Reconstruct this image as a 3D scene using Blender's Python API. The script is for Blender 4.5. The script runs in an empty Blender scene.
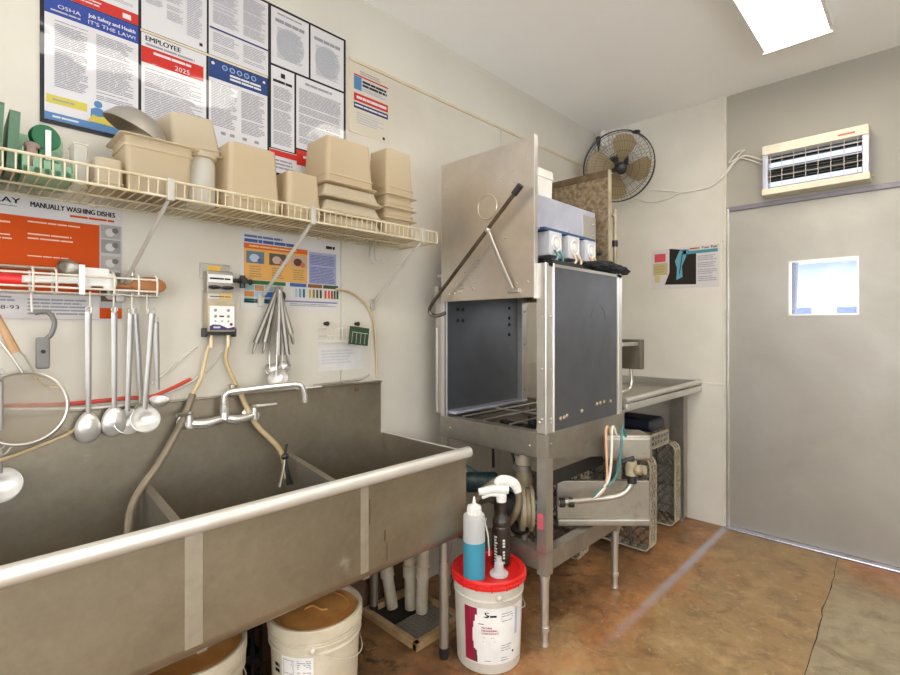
import bpy, bmesh, math, random
from mathutils import Vector, Matrix, noise as mnoise
random.seed(7)
SC = bpy.context.scene
COL = SC.collection
PI = math.pi
# ------------------------------------------------------------------ camera, world, exposure
cam_d = bpy.data.cameras.new('camera'); cam = bpy.data.objects.new('camera', cam_d); COL.objects.link(cam)
FPX, TH, CX, CY, CZ, HY = 494.0, math.radians(44.2), 2.017, 0.0, 1.4, 328.0
cam.location = (CX, CY, CZ); cam.rotation_euler = (PI/2, 0, TH)
cam_d.sensor_fit = 'HORIZONTAL'; cam_d.sensor_width = 36.0; cam_d.lens = FPX/900*36
cam_d.shift_y = (HY-337.5)/900; cam_d.clip_start = 0.02
SC.camera = cam
SC.view_settings.view_transform = 'Standard'; SC.view_settings.look = 'None'
SC.view_settings.gamma = 1.0; SC.view_settings.use_curve_mapping = False
SC.view_settings.exposure = 0.17
LAMP = 12.5          # strength of the ceiling light diffusers
world = bpy.data.worlds.new('world'); SC.world = world; world.use_nodes = True
wn = world.node_tree.nodes; wl = world.node_tree.links
bg = wn['Background']; bg.inputs[0].default_value = (0.86, 0.92, 1.0, 1); bg.inputs[1].default_value = 4.5

def fill_light(name, loc, rot, sx, sy, e, col):
    d = bpy.data.lights.new(name, 'AREA'); d.shape = 'RECTANGLE'; d.size = sx; d.size_y = sy; d.energy = e; d.color = col
    o = bpy.data.objects.new(name, d); COL.objects.link(o); o.location = loc; o.rotation_euler = rot
# fill lights added at two made-up windows out of view
fill_light('fill_right', (4.68, .1, 1.7), (0, PI/2, 0), 1.4, 3.6, 9, (.95, .97, 1.0))
fill_light('fill_front', (2.3, -2.28, 1.7), (PI/2, 0, 0), 3.0, 1.4, 38, (.95, .97, 1.0))

# a point on a real surface (x=, y= or z= plane) seen in the photograph's direction (px, py)
_s, _c = math.sin(TH), math.cos(TH)
def W(px, py, x=None, y=None, z=None):
    u = px-450.0; a = (-_s*FPX+_c*u, _c*FPX+_s*u, HY-py)
    t = (x-CX)/a[0] if x is not None else (y-CY)/a[1] if y is not None else (z-CZ)/a[2]
    return Vector((CX+a[0]*t, CY+a[1]*t, CZ+a[2]*t))

# ------------------------------------------------------------------ materials
def lin(c):
    if max(c) > 1.001: c = [v/255 for v in c]
    return tuple((v/12.92 if v <= .04045 else ((v+.055)/1.055)**2.4) for v in c[:3])+(1.0,)
class NT:
    def __init__(s, name):
        s.m = bpy.data.materials.new(name); s.m.use_nodes = True
        s.t = s.m.node_tree; s.n = s.t.nodes; s.l = s.t.links; s.b = s.n['Principled BSDF']
        s.geo = s.n.new('ShaderNodeTexCoord')
    def pos(s, scale=(1, 1, 1)):
        mp = s.n.new('ShaderNodeMapping'); mp.inputs['Scale'].default_value = scale
        s.l.new(s.geo.outputs['Object'], mp.inputs[0]); return mp.outputs[0]
    def noise(s, scale, detail=4, rough=.55, stretch=(1, 1, 1), dist=0):
        n = s.n.new('ShaderNodeTexNoise'); n.inputs['Scale'].default_value = scale; n.inputs['Detail'].default_value = detail
        n.inputs['Roughness'].default_value = rough; n.inputs['Distortion'].default_value = dist
        s.l.new(s.pos(stretch), n.inputs['Vector']); return n.outputs[0]
    def ramp(s, fac, stops):
        r = s.n.new('ShaderNodeValToRGB'); e = r.color_ramp.elements
        while len(e) < len(stops): e.new(.5)
        for k, (p, c) in enumerate(stops): e[k].position = p; e[k].color = c if len(c) == 4 else lin(c)
        s.l.new(fac, r.inputs[0]); return r.outputs[0]
    def fr(s, fac, a, b, va=0, vb=1):
        r = s.n.new('ShaderNodeMapRange'); s.l.new(fac, r.inputs[0])
        for i, v in enumerate((a, b, va, vb)): r.inputs[i+1].default_value = v
        return r.outputs[0]
    def mix(s, fac, a, b, mode='MIX'):
        m = s.n.new('ShaderNodeMix'); m.data_type = 'RGBA'; m.blend_type = mode
        for v, i in ((fac, 0), (a, 6), (b, 7)):
            if hasattr(v, 'is_linked'): s.l.new(v, m.inputs[i])
            else: m.inputs[i].default_value = v if i == 0 else (v if len(v) == 4 else lin(v))
        return m.outputs[2]
    def math(s, op, a, b=0):
        m = s.n.new('ShaderNodeMath'); m.operation = op
        for v, i in ((a, 0), (b, 1)):
            if hasattr(v, 'is_linked'): s.l.new(v, m.inputs[i])
            else: m.inputs[i].default_value = v
        return m.outputs[0]
    def bump(s, h, strength=.2, dist=.01):
        b = s.n.new('ShaderNodeBump'); b.inputs['Strength'].default_value = strength; b.inputs['Distance'].default_value = dist
        s.l.new(h, b.inputs['Height']); s.l.new(b.outputs[0], s.b.inputs['Normal'])
    def set(s, **k):
        nm = dict(col='Base Color', rough='Roughness', metal='Metallic', spec='Specular IOR Level', coat='Coat Weight', crough='Coat Roughness',
                  trans='Transmission Weight', alpha='Alpha', em='Emission Color', es='Emission Strength', ior='IOR')
        for a, v in k.items():
            i = s.b.inputs[nm[a]]
            if hasattr(v, 'is_linked'): s.l.new(v, i)
            else: i.default_value = lin(v) if a in ('col', 'em') else v
        return s
def pm(name, col, rough=.5, metal=0.0, col2=None, scale=8, lo=.4, hi=.7, stretch=(1, 1, 1), coat=0, bump=0, spec=.5):
    n = NT(name); n.set(rough=rough, metal=metal, coat=coat, spec=spec)
    f = n.noise(scale, 5, .6, stretch)
    n.set(col=n.ramp(f, [(lo, col), (hi, col2 if col2 else tuple(v*.93 for v in col))]))
    if bump: n.bump(n.noise(scale*6, 4), bump, .004)
    return n.m
def steel(name, col, rough, col2=None, dirt=None, dlo=.58, dhi=.75, stretch=(1, 1, 14), scale=3.0, metal=.8, mott=0.0):
    """brushed stainless: fine stretched grain in the gloss, broad smudges, optional grime"""
    tone = lambda q: tuple(min(250, (v*.6+sum(q)/3*.4)*1.07) for v in q)
    n = NT(name); col2 = tone(col2 or tuple(v*.86 for v in col)); col = tone(col)
    g = n.noise(16, 2, .5, stretch); f = n.noise(scale, 6, .62, dist=.4)
    c = n.ramp(f, [(.3, col), (.7, col2 or tuple(v*.86 for v in col))])
    h = n.fr(n.noise(40, 4, .7), .35, .65, 1-mott, 1+mott*.5); hs = n.n.new('ShaderNodeHueSaturation'); n.l.new(h, hs.inputs['Value']); n.l.new(c, hs.inputs['Color']); c = hs.outputs[0]
    r = n.math('ADD', n.fr(g, .3, .7, rough-.02, rough+.02), n.fr(f, .3, .75, -.04, .1))
    if dirt:
        d = n.fr(n.noise(scale*2.6, 8, .68), dlo, dhi, 0, 1)
        c = n.mix(d, c, dirt); n.set(metal=n.fr(d, 0, 1, metal, metal*.45)); r = n.math('ADD', r, n.math('MULTIPLY', d, .25))
    else: n.set(metal=metal)
    n.set(col=c, rough=r)
    return n.m
def thin(name, col, alpha, rough=.3, spec=.5):
    """thin translucent plastic: part clear, part diffuse and letting light through"""
    n = NT(name); n.set(col=col, rough=rough, spec=spec)
    tl = n.n.new('ShaderNodeBsdfTranslucent'); tl.inputs[0].default_value = lin(col)
    m1 = n.n.new('ShaderNodeMixShader'); m1.inputs[0].default_value = .45
    tr = n.n.new('ShaderNodeBsdfTransparent'); m2 = n.n.new('ShaderNodeMixShader')
    n.l.new(n.b.outputs[0], m1.inputs[1]); n.l.new(tl.outputs[0], m1.inputs[2])
    m2.inputs[0].default_value = alpha; n.l.new(tr.outputs[0], m2.inputs[1]); n.l.new(m1.outputs[0], m2.inputs[2])
    n.l.new(m2.outputs[0], n.n['Material Output'].inputs[0]); return n.m
def emit(name, col, s):
    n = NT(name); n.set(col=(30, 30, 30), em=col, es=s, rough=.5); return n.m

M = {}
M['panel'] = pm('wall_panel_white', (212, 206, 194), .42, col2=(202, 196, 183), scale=2.2, bump=.12)
M['panell'] = pm('left_wall_panel_shaded', (198, 192, 179), .45, col2=(186, 179, 165), scale=2.2, bump=.12, lo=.35, hi=.75)  # darker copy of the panel white, shade put in because this wall is overlit
M['upper'] = pm('wall_paint_grey_white', (206, 202, 190), .6, col2=(199, 194, 182), scale=1.5)
M['grey'] = pm('wall_paint_grey', (163, 157, 145), .55, col2=(156, 150, 138), scale=1.4)
M['ceil'] = pm('ceiling_white', (250, 250, 248), .65, col2=(246, 246, 244), scale=1.2)
M['trim'] = pm('trim_cream', (218, 212, 196), .4, col2=(200, 190, 168), scale=6)
M['tan'] = pm('trim_tan', (196, 180, 148), .5, col2=(204, 194, 170), scale=9)
M['st'] = steel('stainless', (186, 178, 164), .33, (160, 151, 136))
M['stl'] = steel('stainless_bright', (205, 200, 190), .34, (184, 176, 164))
M['std'] = steel('stainless_worn', (170, 160, 142), .38, (138, 128, 110), dirt=(112, 96, 74), dlo=.6, dhi=.8, mott=.04)
M['sink'] = steel('sink_stainless', (166, 151, 122), .34, (138, 122, 94), dirt=(186, 178, 160), dlo=.63, dhi=.8, stretch=(1, 1, 9), scale=2.2, metal=.78, mott=.06)
M['weld'] = steel('weld_bright', (190, 180, 158), .42, (170, 158, 136), scale=9)
M['bowl_st'] = steel('utensil_bowl_steel', (216, 212, 204), .33, (200, 195, 186), metal=.7)
M['streak'] = pm('rust_streak_brown', (116, 88, 58), .6, .2, (96, 72, 46), 14)
M['base'] = pm('kickboard_brown', (104, 76, 54), .6, col2=(70, 48, 34), scale=6)
M['rim'] = steel('rolled_rim', (216, 211, 200), .38, (200, 193, 180), stretch=(14, 1, 14), metal=.55)
M['blue_st'] = steel('stainless_bluish', (104, 107, 115), .44, (90, 93, 101), stretch=(14, 14, 1), scale=2.0)
M['blue_in'] = steel('stainless_interior', (104, 110, 120), .42, (90, 95, 105), stretch=(14, 14, 1), scale=2.0)
M['chrome'] = steel('chrome', (215, 212, 206), .16, (200, 196, 188))
M['doorst'] = steel('door_stainless', (168, 161, 147), .5, (158, 151, 136), stretch=(1, 1, 12), scale=1.6, metal=.7)
M['scale'] = pm('limescale_brown', (150, 132, 106), .6, .3, (112, 92, 66), 46, .40, .62, bump=.5)
M['rust'] = pm('rust_brown', (128, 84, 50), .7, .2, (92, 62, 40), 14)
M['black'] = pm('black_plastic', (28, 28, 30), .42, col2=(40, 39, 38))
M['dark'] = pm('dark_cavity', (44, 40, 36), .8, col2=(30, 28, 25))
M['cloth'] = pm('black_cloth', (20, 21, 24), .9, col2=(32, 33, 36), scale=20, bump=.5)
M['white'] = pm('white_plastic', (226, 224, 218), .38, col2=(214, 211, 202), scale=5)
M['pail'] = pm('white_pail_plastic', (204, 198, 186), .4, col2=(190, 183, 168), scale=4)
M['pailold'] = pm('old_pail_plastic', (206, 196, 174), .5, col2=(182, 168, 140), scale=6)
M['lidbrown'] = pm('stained_lid', (208, 150, 84), .5, col2=(172, 112, 56), scale=7)
M['red'] = pm('red_plastic', (214, 34, 32), .35, col2=(198, 28, 28), scale=5)
M['redhose'] = pm('red_rubber', (190, 62, 36), .45, col2=(170, 50, 30), scale=9)
M['pvc'] = pm('pvc_dirty_white', (208, 198, 178), .45, col2=(176, 158, 128), scale=9)
M['wood'] = pm('wood', (172, 112, 62), .55, col2=(142, 86, 44), scale=12, stretch=(1, .2, 1))
M['woodl'] = pm('wood_pale', (188, 150, 112), .55, col2=(168, 128, 90), scale=12)
M['wire'] = pm('wire_cream', (208, 198, 172), .4, col2=(182, 166, 128), scale=14)
M['wirew'] = pm('wire_white', (214, 208, 196), .38, col2=(190, 180, 160), scale=14)
M['strut'] = pm('bracket_grey', (184, 180, 170), .4, .3, col2=(166, 160, 148))
M['tubeb'] = pm('tube_beige', (196, 176, 138), .4, col2=(178, 152, 108), scale=8)
M['tubeg'] = pm('tube_grey_brown', (130, 116, 96), .42, col2=(108, 94, 74), scale=8)
M['tubet'] = pm('tube_teal', (70, 128, 126), .4, col2=(60, 110, 110))
M['tubep'] = pm('tube_peach', (206, 158, 122), .4, col2=(214, 180, 150), scale=4)
M['tubew'] = pm('tube_white', (222, 218, 206), .4)
M['cable'] = pm('cable_white', (224, 218, 206), .45)
M['brass'] = pm('brass', (196, 180, 150), .4, .4, (172, 150, 116), 20)
M['teal'] = pm('motor_teal', (34, 62, 64), .45, col2=(28, 48, 52))
M['cast'] = pm('cast_beige', (176, 164, 138), .5, .2, (150, 136, 108), 10)
M['lav'] = pm('control_box_lavender_steel', (204, 206, 220), .28, .45, (186, 188, 204), 6)
M['bluestrip'] = pm('blue_bracket', (58, 88, 128), .4, .2)
M['navy'] = pm('navy', (30, 32, 50), .45)
M['rack'] = pm('rack_grey_plastic', (180, 169, 148), .5, col2=(150, 138, 116), scale=10)
M['rackd'] = pm('rack_dark_plastic', (84, 78, 70), .5, col2=(64, 58, 52), scale=10)
M['blade'] = thin('amber_blade', (186, 164, 122), .62)
M['pan'] = thin('pan_beige_plastic', (222, 206, 176), .66, .25)
M['pan2'] = thin('pan_cream_plastic', (224, 212, 188), .62, .25)
M['clear'] = thin('clear_plastic', (242, 240, 232), .42, .2)
M['grime'] = pm('grime_brown', (120, 92, 56), .6, col2=(84, 62, 38), scale=10)
M['mint'] = thin('mint_plastic', (178, 214, 186), .8, .3)
M['dkmint'] = thin('green_plastic', (112, 150, 124), .85, .3)
M['green'] = pm('green_plastic_solid', (24, 104, 66), .35)
M['blueliq'] = thin('blue_liquid', (88, 180, 206), .93, .2)
M['bottlew'] = thin('bottle_frosted', (228, 228, 226), .85, .3)
M['brownbot'] = pm('dark_brown_bottle', (46, 36, 28), .28, col2=(38, 30, 24))
M['mesh'] = thin('strainer_mesh', (186, 174, 154), .48, .4)
M['tubeem'] = emit('lamp_tube', (226, 234, 255), 1.1)
M['lamp'] = emit('lamp_diffuser', (255, 246, 232), LAMP)
# print inks
INK = {}
def ink(r, g, b, rough=.25, coat=0):
    k = (r, g, b)
    if k not in INK: INK[k] = pm('ink_%d_%d_%d' % k, k, .3, coat=.0)
    return INK[k]
M['paper'] = pm('paper_white', (232, 230, 226), .32)
M['lam'] = NT('laminated_paper').set(col=(230, 230, 230), rough=.45, coat=1.0, crough=.03).m
LAMC = [.55]
def lam(r, g, b):
    """ink under a slightly buckled laminate"""
    r, g, b = r*.88, g*.87, b*.87; k = ('l', r, g, b, LAMC[0])
    if k not in INK:
        n = NT('laminate_%d_%d_%d' % (r, g, b)); n.set(col=(r, g, b), rough=.55, spec=.12, coat=LAMC[0], crough=.04)
        bp = n.n.new('ShaderNodeBump'); bp.inputs['Strength'].default_value = .3; bp.inputs['Distance'].default_value = .010
        n.l.new(n.noise(5.5, 2, .5), bp.inputs['Height']); n.l.new(bp.outputs[0], n.b.inputs['Coat Normal']); INK[k] = n.m
    return INK[k]

# floor: rust-stained concrete, browner slab by the door, greyer slab beyond the joint
n = NT('floor_concrete'); sx = n.n.new('ShaderNodeSeparateXYZ'); n.l.new(n.pos(), sx.inputs[0])
X, Y = sx.outputs[0], sx.outputs[1]
a = n.noise(1.7, 8, .62, dist=.5); b = n.noise(5.5, 8, .66); d = n.noise(32, 4, .7)
rust = n.ramp(a, [(.26, (118, 89, 58)), (.42, (157, 114, 74)), (.54, (182, 128, 81)), (.68, (182, 154, 112))])
brown = n.ramp(b, [(.28, (139, 112, 76)), (.55, (161, 132, 90)), (.75, (180, 151, 108))])
grey = n.ramp(b, [(.3, (143, 131, 103)), (.6, (164, 150, 122)), (.78, (173, 149, 110))])
wob = n.math('MULTIPLY', n.math('SUBTRACT', b, .5), .35)
f1 = n.fr(n.math('ADD', X, wob), .95, 1.12)
crack = n.math('ADD', X, n.math('MULTIPLY', n.math('SUBTRACT', Y, 3.8), .028))
f2 = n.fr(crack, 1.612, 1.622)
f2 = n.math('MULTIPLY', f2, n.fr(n.math('ADD', Y, n.math('MULTIPLY', wob, 3)), 3.7, 3.3))
c = n.mix(f1, rust, brown); c = n.mix(f2, c, grey)
ora = n.math('ADD', n.math('MULTIPLY', n.fr(n.noise(2.3, 5, .6), .5, .66), n.fr(X, 1.35, .7, .2, .8)), n.math('MULTIPLY', n.fr(X, 1.6, 1.7), n.fr(n.math('ADD', Y, wob), 3.35, 3.75, 0, .9)))
c = n.mix(n.math('MULTIPLY', ora, .75), c, (172, 102, 60))
cl = n.fr(n.noise(9, 6, .7, dist=.6), .5, .66, 0, .45); c = n.mix(cl, c, (108, 84, 58))
cl2 = n.fr(n.noise(17, 6, .75, dist=.6), .54, .66, 0, .45); c = n.mix(cl2, c, (192, 166, 128))
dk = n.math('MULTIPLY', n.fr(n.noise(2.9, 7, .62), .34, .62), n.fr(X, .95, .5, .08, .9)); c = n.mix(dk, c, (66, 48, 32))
fl = n.fr(d, .64, .7, 0, .5); c = n.mix(fl, c, (206, 190, 160))
sp = n.fr(n.noise(3.6, 9, .72, dist=.8), .51, .66, 0, .5); c = n.mix(sp, c, (92, 68, 46))
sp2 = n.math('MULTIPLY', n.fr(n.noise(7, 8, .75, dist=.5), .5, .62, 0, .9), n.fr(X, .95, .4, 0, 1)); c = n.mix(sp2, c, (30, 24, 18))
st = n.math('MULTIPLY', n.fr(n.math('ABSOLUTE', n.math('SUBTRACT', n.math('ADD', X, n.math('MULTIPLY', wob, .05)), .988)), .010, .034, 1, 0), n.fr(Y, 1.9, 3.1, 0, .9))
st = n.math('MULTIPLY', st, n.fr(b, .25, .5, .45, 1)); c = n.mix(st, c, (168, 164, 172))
n.set(col=c, rough=n.fr(b, .3, .7, .32, .55)); n.bump(n.math('ADD', b, n.math('MULTIPLY', d, .4)), .25, .006)
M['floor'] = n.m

# ------------------------------------------------------------------ mesh building
ORG = {}
class MB:
    def __init__(s, m=None): s.v = []; s.f = []; s.i = []; s.mats = []; s.cur = 0; s.X = None; (s.mat(m) if m else None)
    def mat(s, m):
        m = M[m] if isinstance(m, str) else m
        if m not in s.mats: s.mats.append(m)
        s.cur = s.mats.index(m); return s
    def add(s, vs, fs):
        o = len(s.v); s.v += [(s.X @ Vector(p)) if s.X else Vector(p) for p in vs]
        s.f += [[o+k for k in f] for f in fs]; s.i += [s.cur]*len(fs); return s
    def quad(s, a, b, c, d): return s.add([a, b, c, d], [[0, 1, 2, 3]])
    def box(s, x0, x1, y0, y1, z0, z1, bev=0, rot=None, seg=2):
        c = Vector(((x0+x1)/2, (y0+y1)/2, (z0+z1)/2)); d = (abs(x1-x0), abs(y1-y0), abs(z1-z0))
        bm = bmesh.new(); bmesh.ops.create_cube(bm, size=1, matrix=Matrix.Diagonal((*d, 1)))
        if bev: bmesh.ops.bevel(bm, geom=bm.edges[:], offset=min(bev, min(d)*.49), segments=seg, affect='EDGES', profile=.5)
        return s.bm(bm, Matrix.Translation(c) @ (rot.to_4x4() if rot else Matrix.Identity(4)))
    def bm(s, bm, mat=Matrix.Identity(4)):
        bm.verts.index_update(); vs = [mat @ v.co for v in bm.verts]; fs = [[v.index for v in f.verts] for f in bm.faces]; bm.free()
        return s.add(vs, fs)
    def rings(s, rs, cap0=True, cap1=True, closed=True):
        n = len(rs[0]); vs = [p for r in rs for p in r]; fs = []
        for k in range(len(rs)-1):
            for j in range(n if closed else n-1):
                a = k*n+j; b = k*n+(j+1) % n; fs.append([a, b, b+n, a+n])
        if cap0: fs.append(list(range(n))[::-1])
        if cap1: fs.append([(len(rs)-1)*n+j for j in range(n)])
        return s.add(vs, fs)
    def tube(s, pts, r, seg=8, smooth=0, closed=False, flat=None):
        P = [Vector(p) for p in pts]
        if smooth: P = spline(P, smooth, closed)
        n = len(P); T = []
        for k in range(n):
            a = P[(k-1) % n] if (closed or k) else P[k]; b = P[(k+1) % n] if (closed or k < n-1) else P[k]
            T.append((b-a).normalized() if (b-a).length > 1e-9 else Vector((0, 0, 1)))
        up = Vector((0, 0, 1)) if abs(T[0].z) < .9 else Vector((1, 0, 0))
        N = (up-T[0]*up.dot(T[0])).normalized(); rs = []
        for k in range(n):
            N = (N-T[k]*N.dot(T[k])); N = N.normalized() if N.length > 1e-6 else Vector((1, 0, 0)); B = T[k].cross(N)
            rr = r(k/(n-1)) if callable(r) else r
            rs.append([P[k]+(N*math.cos(q)*rr+B*math.sin(q)*rr*(flat or 1)) for q in [2*PI*j/seg for j in range(seg)]])
        if closed: return s.rings(rs+[rs[0]], False, False)
        return s.rings(rs)
    def cyl(s, a, b, r0, r1=None, seg=20): return s.tube([a, b], (lambda t: r0+(((r1 if r1 is not None else r0)-r0)*t)), seg)
    def lathe(s, prof, c=(0, 0, 0), seg=28, axis=None, cap0=True, cap1=True, a0=0, a1=2*PI):
        R = Vector((0, 0, 1)).rotation_difference(Vector(axis).normalized()).to_matrix() if axis else Matrix.Identity(3)
        c = Vector(c); full = abs(a1-a0-2*PI) < 1e-6; k = seg if full else seg+1
        rs = [[c+R @ Vector((max(r, 1e-5)*math.cos(a0+(a1-a0)*j/seg), max(r, 1e-5)*math.sin(a0+(a1-a0)*j/seg), z)) for j in range(k)] for r, z in prof]
        return s.rings(rs, cap0 and full, cap1 and full, full)
    def ell(s, c, d, seg=16, rot=None, noise=0):
        bm = bmesh.new(); bmesh.ops.create_uvsphere(bm, u_segments=seg, v_segments=seg//2+2, radius=1)
        for v in bm.verts:
            k = 1+noise*mnoise.noise(v.co*2.3+Vector(c)*9); v.co = Vector((v.co.x*d[0]*k, v.co.y*d[1]*k, v.co.z*d[2]*k))
        return s.bm(bm, Matrix.Translation(Vector(c)) @ (rot.to_4x4() if rot else Matrix.Identity(4)))
    def ring(s, c, R, r, axis=(0, 0, 1), seg=32, k=6, a0=0, a1=2*PI):
        q = Vector((0, 0, 1)).rotation_difference(Vector(axis).normalized()).to_matrix(); full = abs(a1-a0-2*PI) < 1e-6
        return s.tube([Vector(c)+q @ Vector((R*math.cos(a0+(a1-a0)*j/seg), R*math.sin(a0+(a1-a0)*j/seg), 0)) for j in range(seg if full else seg+1)], r, k, closed=full)
    def build(s, name, parent=None, label=None, loc=None, ang=35):
        org = Vector(loc) if loc is not None else (ORG[parent.name] if parent else Vector((0, 0, 0)))
        me = bpy.data.meshes.new(name); me.from_pydata([v-org for v in s.v], [], s.f)
        for m in s.mats: me.materials.append(m)
        me.polygons.foreach_set('material_index', s.i); me.polygons.foreach_set('use_smooth', [True]*len(s.f))
        bm = bmesh.new(); bm.from_mesh(me); bmesh.ops.recalc_face_normals(bm, faces=bm.faces[:]) if not getattr(s, 'keep', False) else None; bm.to_mesh(me); bm.free()
        me.update(); me.set_sharp_from_angle(angle=math.radians(ang))
        o = bpy.data.objects.new(name, me); COL.objects.link(o)
        w = o.modifiers.new('weighted_normals', 'WEIGHTED_NORMAL'); w.keep_sharp = True; w.weight = 80
        if parent: o.parent = parent
        else: o.location = org
        ORG[o.name] = org
        if label: o['label'] = label
        return o
def spline(P, k, closed=False):
    n = len(P); out = []
    for i in range(n if closed else n-1):
        g = lambda j: P[j % n] if closed else P[min(max(j, 0), n-1)]
        a, b, c, d = g(i-1), g(i), g(i+1), g(i+2)
        for q in range(k):
            t = q/k; out.append(.5*((2*b)+(c-a)*t+(2*a-5*b+4*c-d)*t*t+(3*b-a-3*c+d)*t**3))
    if not closed: out.append(P[-1])
    return out
def tag(o, label, cat, group=None):
    o['label'] = label; o['category'] = cat
    if group: o['group'] = group
    return o
def thing(name, label, cat, loc=(0, 0, 0), group=None):
    o = bpy.data.objects.new(name, None); COL.objects.link(o); o.location = loc; o.empty_display_size = .05
    ORG[o.name] = Vector(loc); return tag(o, label, cat, group)
def struct(o): o['kind'] = 'structure'; return o
def dup(o, parent=None):
    c = o.copy(); COL.objects.link(c)
    if parent: c.parent = parent
    ORG[c.name] = ORG[o.name]
    for ch in [x for x in list(bpy.data.objects) if x.parent == o]: dup(ch, c)
    return c
# printing: map3(u, v, d) puts a sheet's u (right), v (up), d (out) into the room
LW = lambda u, v, d: Vector((.008+d, u, v))
BW = lambda u, v, d: Vector((u, 3.845-d, v))
def rect(mb, mp, u0, u1, v0, v1, m, d=.0015):
    mb.mat(m); return mb.quad(mp(u0, v0, d), mp(u1, v0, d), mp(u1, v1, d), mp(u0, v1, d))
def poly(mb, mp, pts, m, d=.0016):
    mb.mat(m); return mb.add([mp(u, v, d) for u, v in pts], [list(range(len(pts)))])
def disc(mb, mp, u, v, r, m, d=.0018, k=20, sv=1): return poly(mb, mp, [(u+r*math.cos(2*PI*j/k), v+sv*r*math.sin(2*PI*j/k)) for j in range(k)], m, d)
def sheet(mb, mp, u0, u1, v0, v1, m, t=.0012, d0=.0002):
    t = t if t >= .003 else .0009
    mb.mat(m); p = [mp(u, v, d) for d in (d0, d0+t) for u, v in ((u0, v0), (u1, v0), (u1, v1), (u0, v1))]
    return mb.add(p, [[0, 1, 2, 3], [4, 5, 6, 7], [0, 1, 5, 4], [1, 2, 6, 5], [2, 3, 7, 6], [3, 0, 4, 7]])
def para(mb, mp, u0, u1, v0, v1, n, m, d=.0019, fill=.5, ragged=.25):
    """lines of print too small to read"""
    n = int(n*1.6) if n >= 7 else n; h = (v1-v0)/n
    for k in range(n):
        if random.random() < .07: continue
        v = v1-(k+.5)*h; e = u0+(u1-u0)*(1-ragged*random.random()**2); u = u0
        while u < e-.004:
            w = min(random.uniform(.02, .06), e-u); rect(mb, mp, u, u+w-.0025, v-h*fill/2, v+h*fill/2, m, d); u += w
def text(mb, s, mp, u, v, h, m, width=None, align='L', d=.002, shear=0, fat=0):
    cu = bpy.data.curves.new('t', 'FONT'); cu.body = s; cu.size = h/.7; cu.shear = shear; cu.resolution_u = 3
    ob = bpy.data.objects.new('t', cu); COL.objects.link(ob); bpy.context.view_layer.update()
    me = ob.evaluated_get(bpy.context.evaluated_depsgraph_get()).to_mesh()
    vs = [(p.co.x, p.co.y) for p in me.vertices]; fs = [list(p.vertices) for p in me.polygons]
    bpy.data.objects.remove(ob); bpy.data.curves.remove(cu)
    if not vs: return
    x0 = min(p[0] for p in vs); x1 = max(p[0] for p in vs); k = width/(x1-x0) if width else 1
    off = u-(x0*k) if align == 'L' else u-(x0+x1)/2*k
    mb.mat(m)
    for e in ((-.045, .045, 0) if fat else (0,)): mb.add([mp(off+x*k+e*h, v+y, d+e*.0003) for x, y in vs], fs)
def rrect(w, d, r, z, cx=0, cy=0, k=4):
    pts = []
    for qx, qy, a in ((1, 1, 0), (-1, 1, PI/2), (-1, -1, PI), (1, -1, 3*PI/2)):
        for j in range(k+1):
            t = a+PI/2*j/k; pts.append(Vector((cx+qx*(w/2-r)+r*math.cos(t), cy+qy*(d/2-r)+r*math.sin(t), z)))
    return pts
# ------------------------------------------------------------------ the room
RX, RY0, RY1, RZ = 4.7, -2.3, 3.853, 3.03
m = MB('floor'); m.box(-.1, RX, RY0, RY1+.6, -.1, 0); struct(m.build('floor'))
m = MB('ceil'); m.box(-.1, RX+.1, RY0-.1, RY1+.15, RZ, RZ+.1); struct(m.build('ceiling'))
m = MB('upper'); m.box(-.12, 0, RY0-.1, RY1+.12, 0, RZ); wl_ = struct(m.build('wall_left'))
m = MB('panell')
for y0, y1 in ((RY0, -1.118), (-1.115, .103), (.106, 1.322), (1.325, 2.541), (2.544, 3.845)): m.box(0, .008, y0, y1, .0, 2.7, .0015, seg=1)
m.build('wall_panel', wl_)
m = MB('base'); m.box(.006, .016, -2.2, 1.78, 0, .46, .002); struct(m.build('baseboard_left'))
m = MB('tan'); m.box(0, .013, 1.37, 3.85, 2.695, 2.712, .002); struct(m.build('trim_1'))
m = MB('trim'); m.box(0, .016, 3.829, 3.845, 0, RZ, .003); struct(m.build('trim_2'))
D0, D1, DT = 1.005, 2.065, 2.214
m = MB('grey'); m.box(-.1, D0, 3.853, 3.97, 0, RZ); m.box(D1, RX, 3.853, 3.97, 0, RZ); m.box(D0, D1, 3.853, 3.97, DT, RZ); wb = struct(m.build('wall_back'))
m = MB('panel'); m.box(.0, .982, 3.843, 3.853, 1.004, RZ, .0015, seg=1); m.box(.0, .982, 3.843, 3.853, 0, 1.0, .0015, seg=1); m.build('wall_panel', wb)
m = MB('trim'); m.box(.0, .982, 3.838, 3.845, .994, 1.008, .002); struct(m.build('trim_3'))
m = MB('trim'); m.box(.976, .99, 3.836, 3.855, .0, RZ, .003); struct(m.build('trim_4'))
m = MB('panel')
for q_ in ((RY0, RY1, 0, 1.0), (RY0, RY1, 2.4, RZ), (RY0, -1.7, 1.0, 2.4), (1.9, RY1, 1.0, 2.4)): m.box(RX, RX+.1, *q_)
struct(m.build('wall_right'))
m = MB('panel')
for q_ in ((-.1, RX, 0, 1.0), (-.1, RX, 2.4, RZ), (-.1, .8, 1.0, 2.4), (3.8, RX, 1.0, 2.4)): m.box(q_[0], q_[1], RY0-.1, RY0, q_[2], q_[3])
struct(m.build('wall_front'))
m = MB('trim')
for q_ in ((-1.72, 1.92, .97, 1.01), (-1.72, 1.92, 2.39, 2.43), (-1.73, -1.69, .97, 2.43), (1.89, 1.93, .97, 2.43), (.08, .12, 1.0, 2.4)): m.box(RX-.015, RX+.11, *q_, .004)
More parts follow.
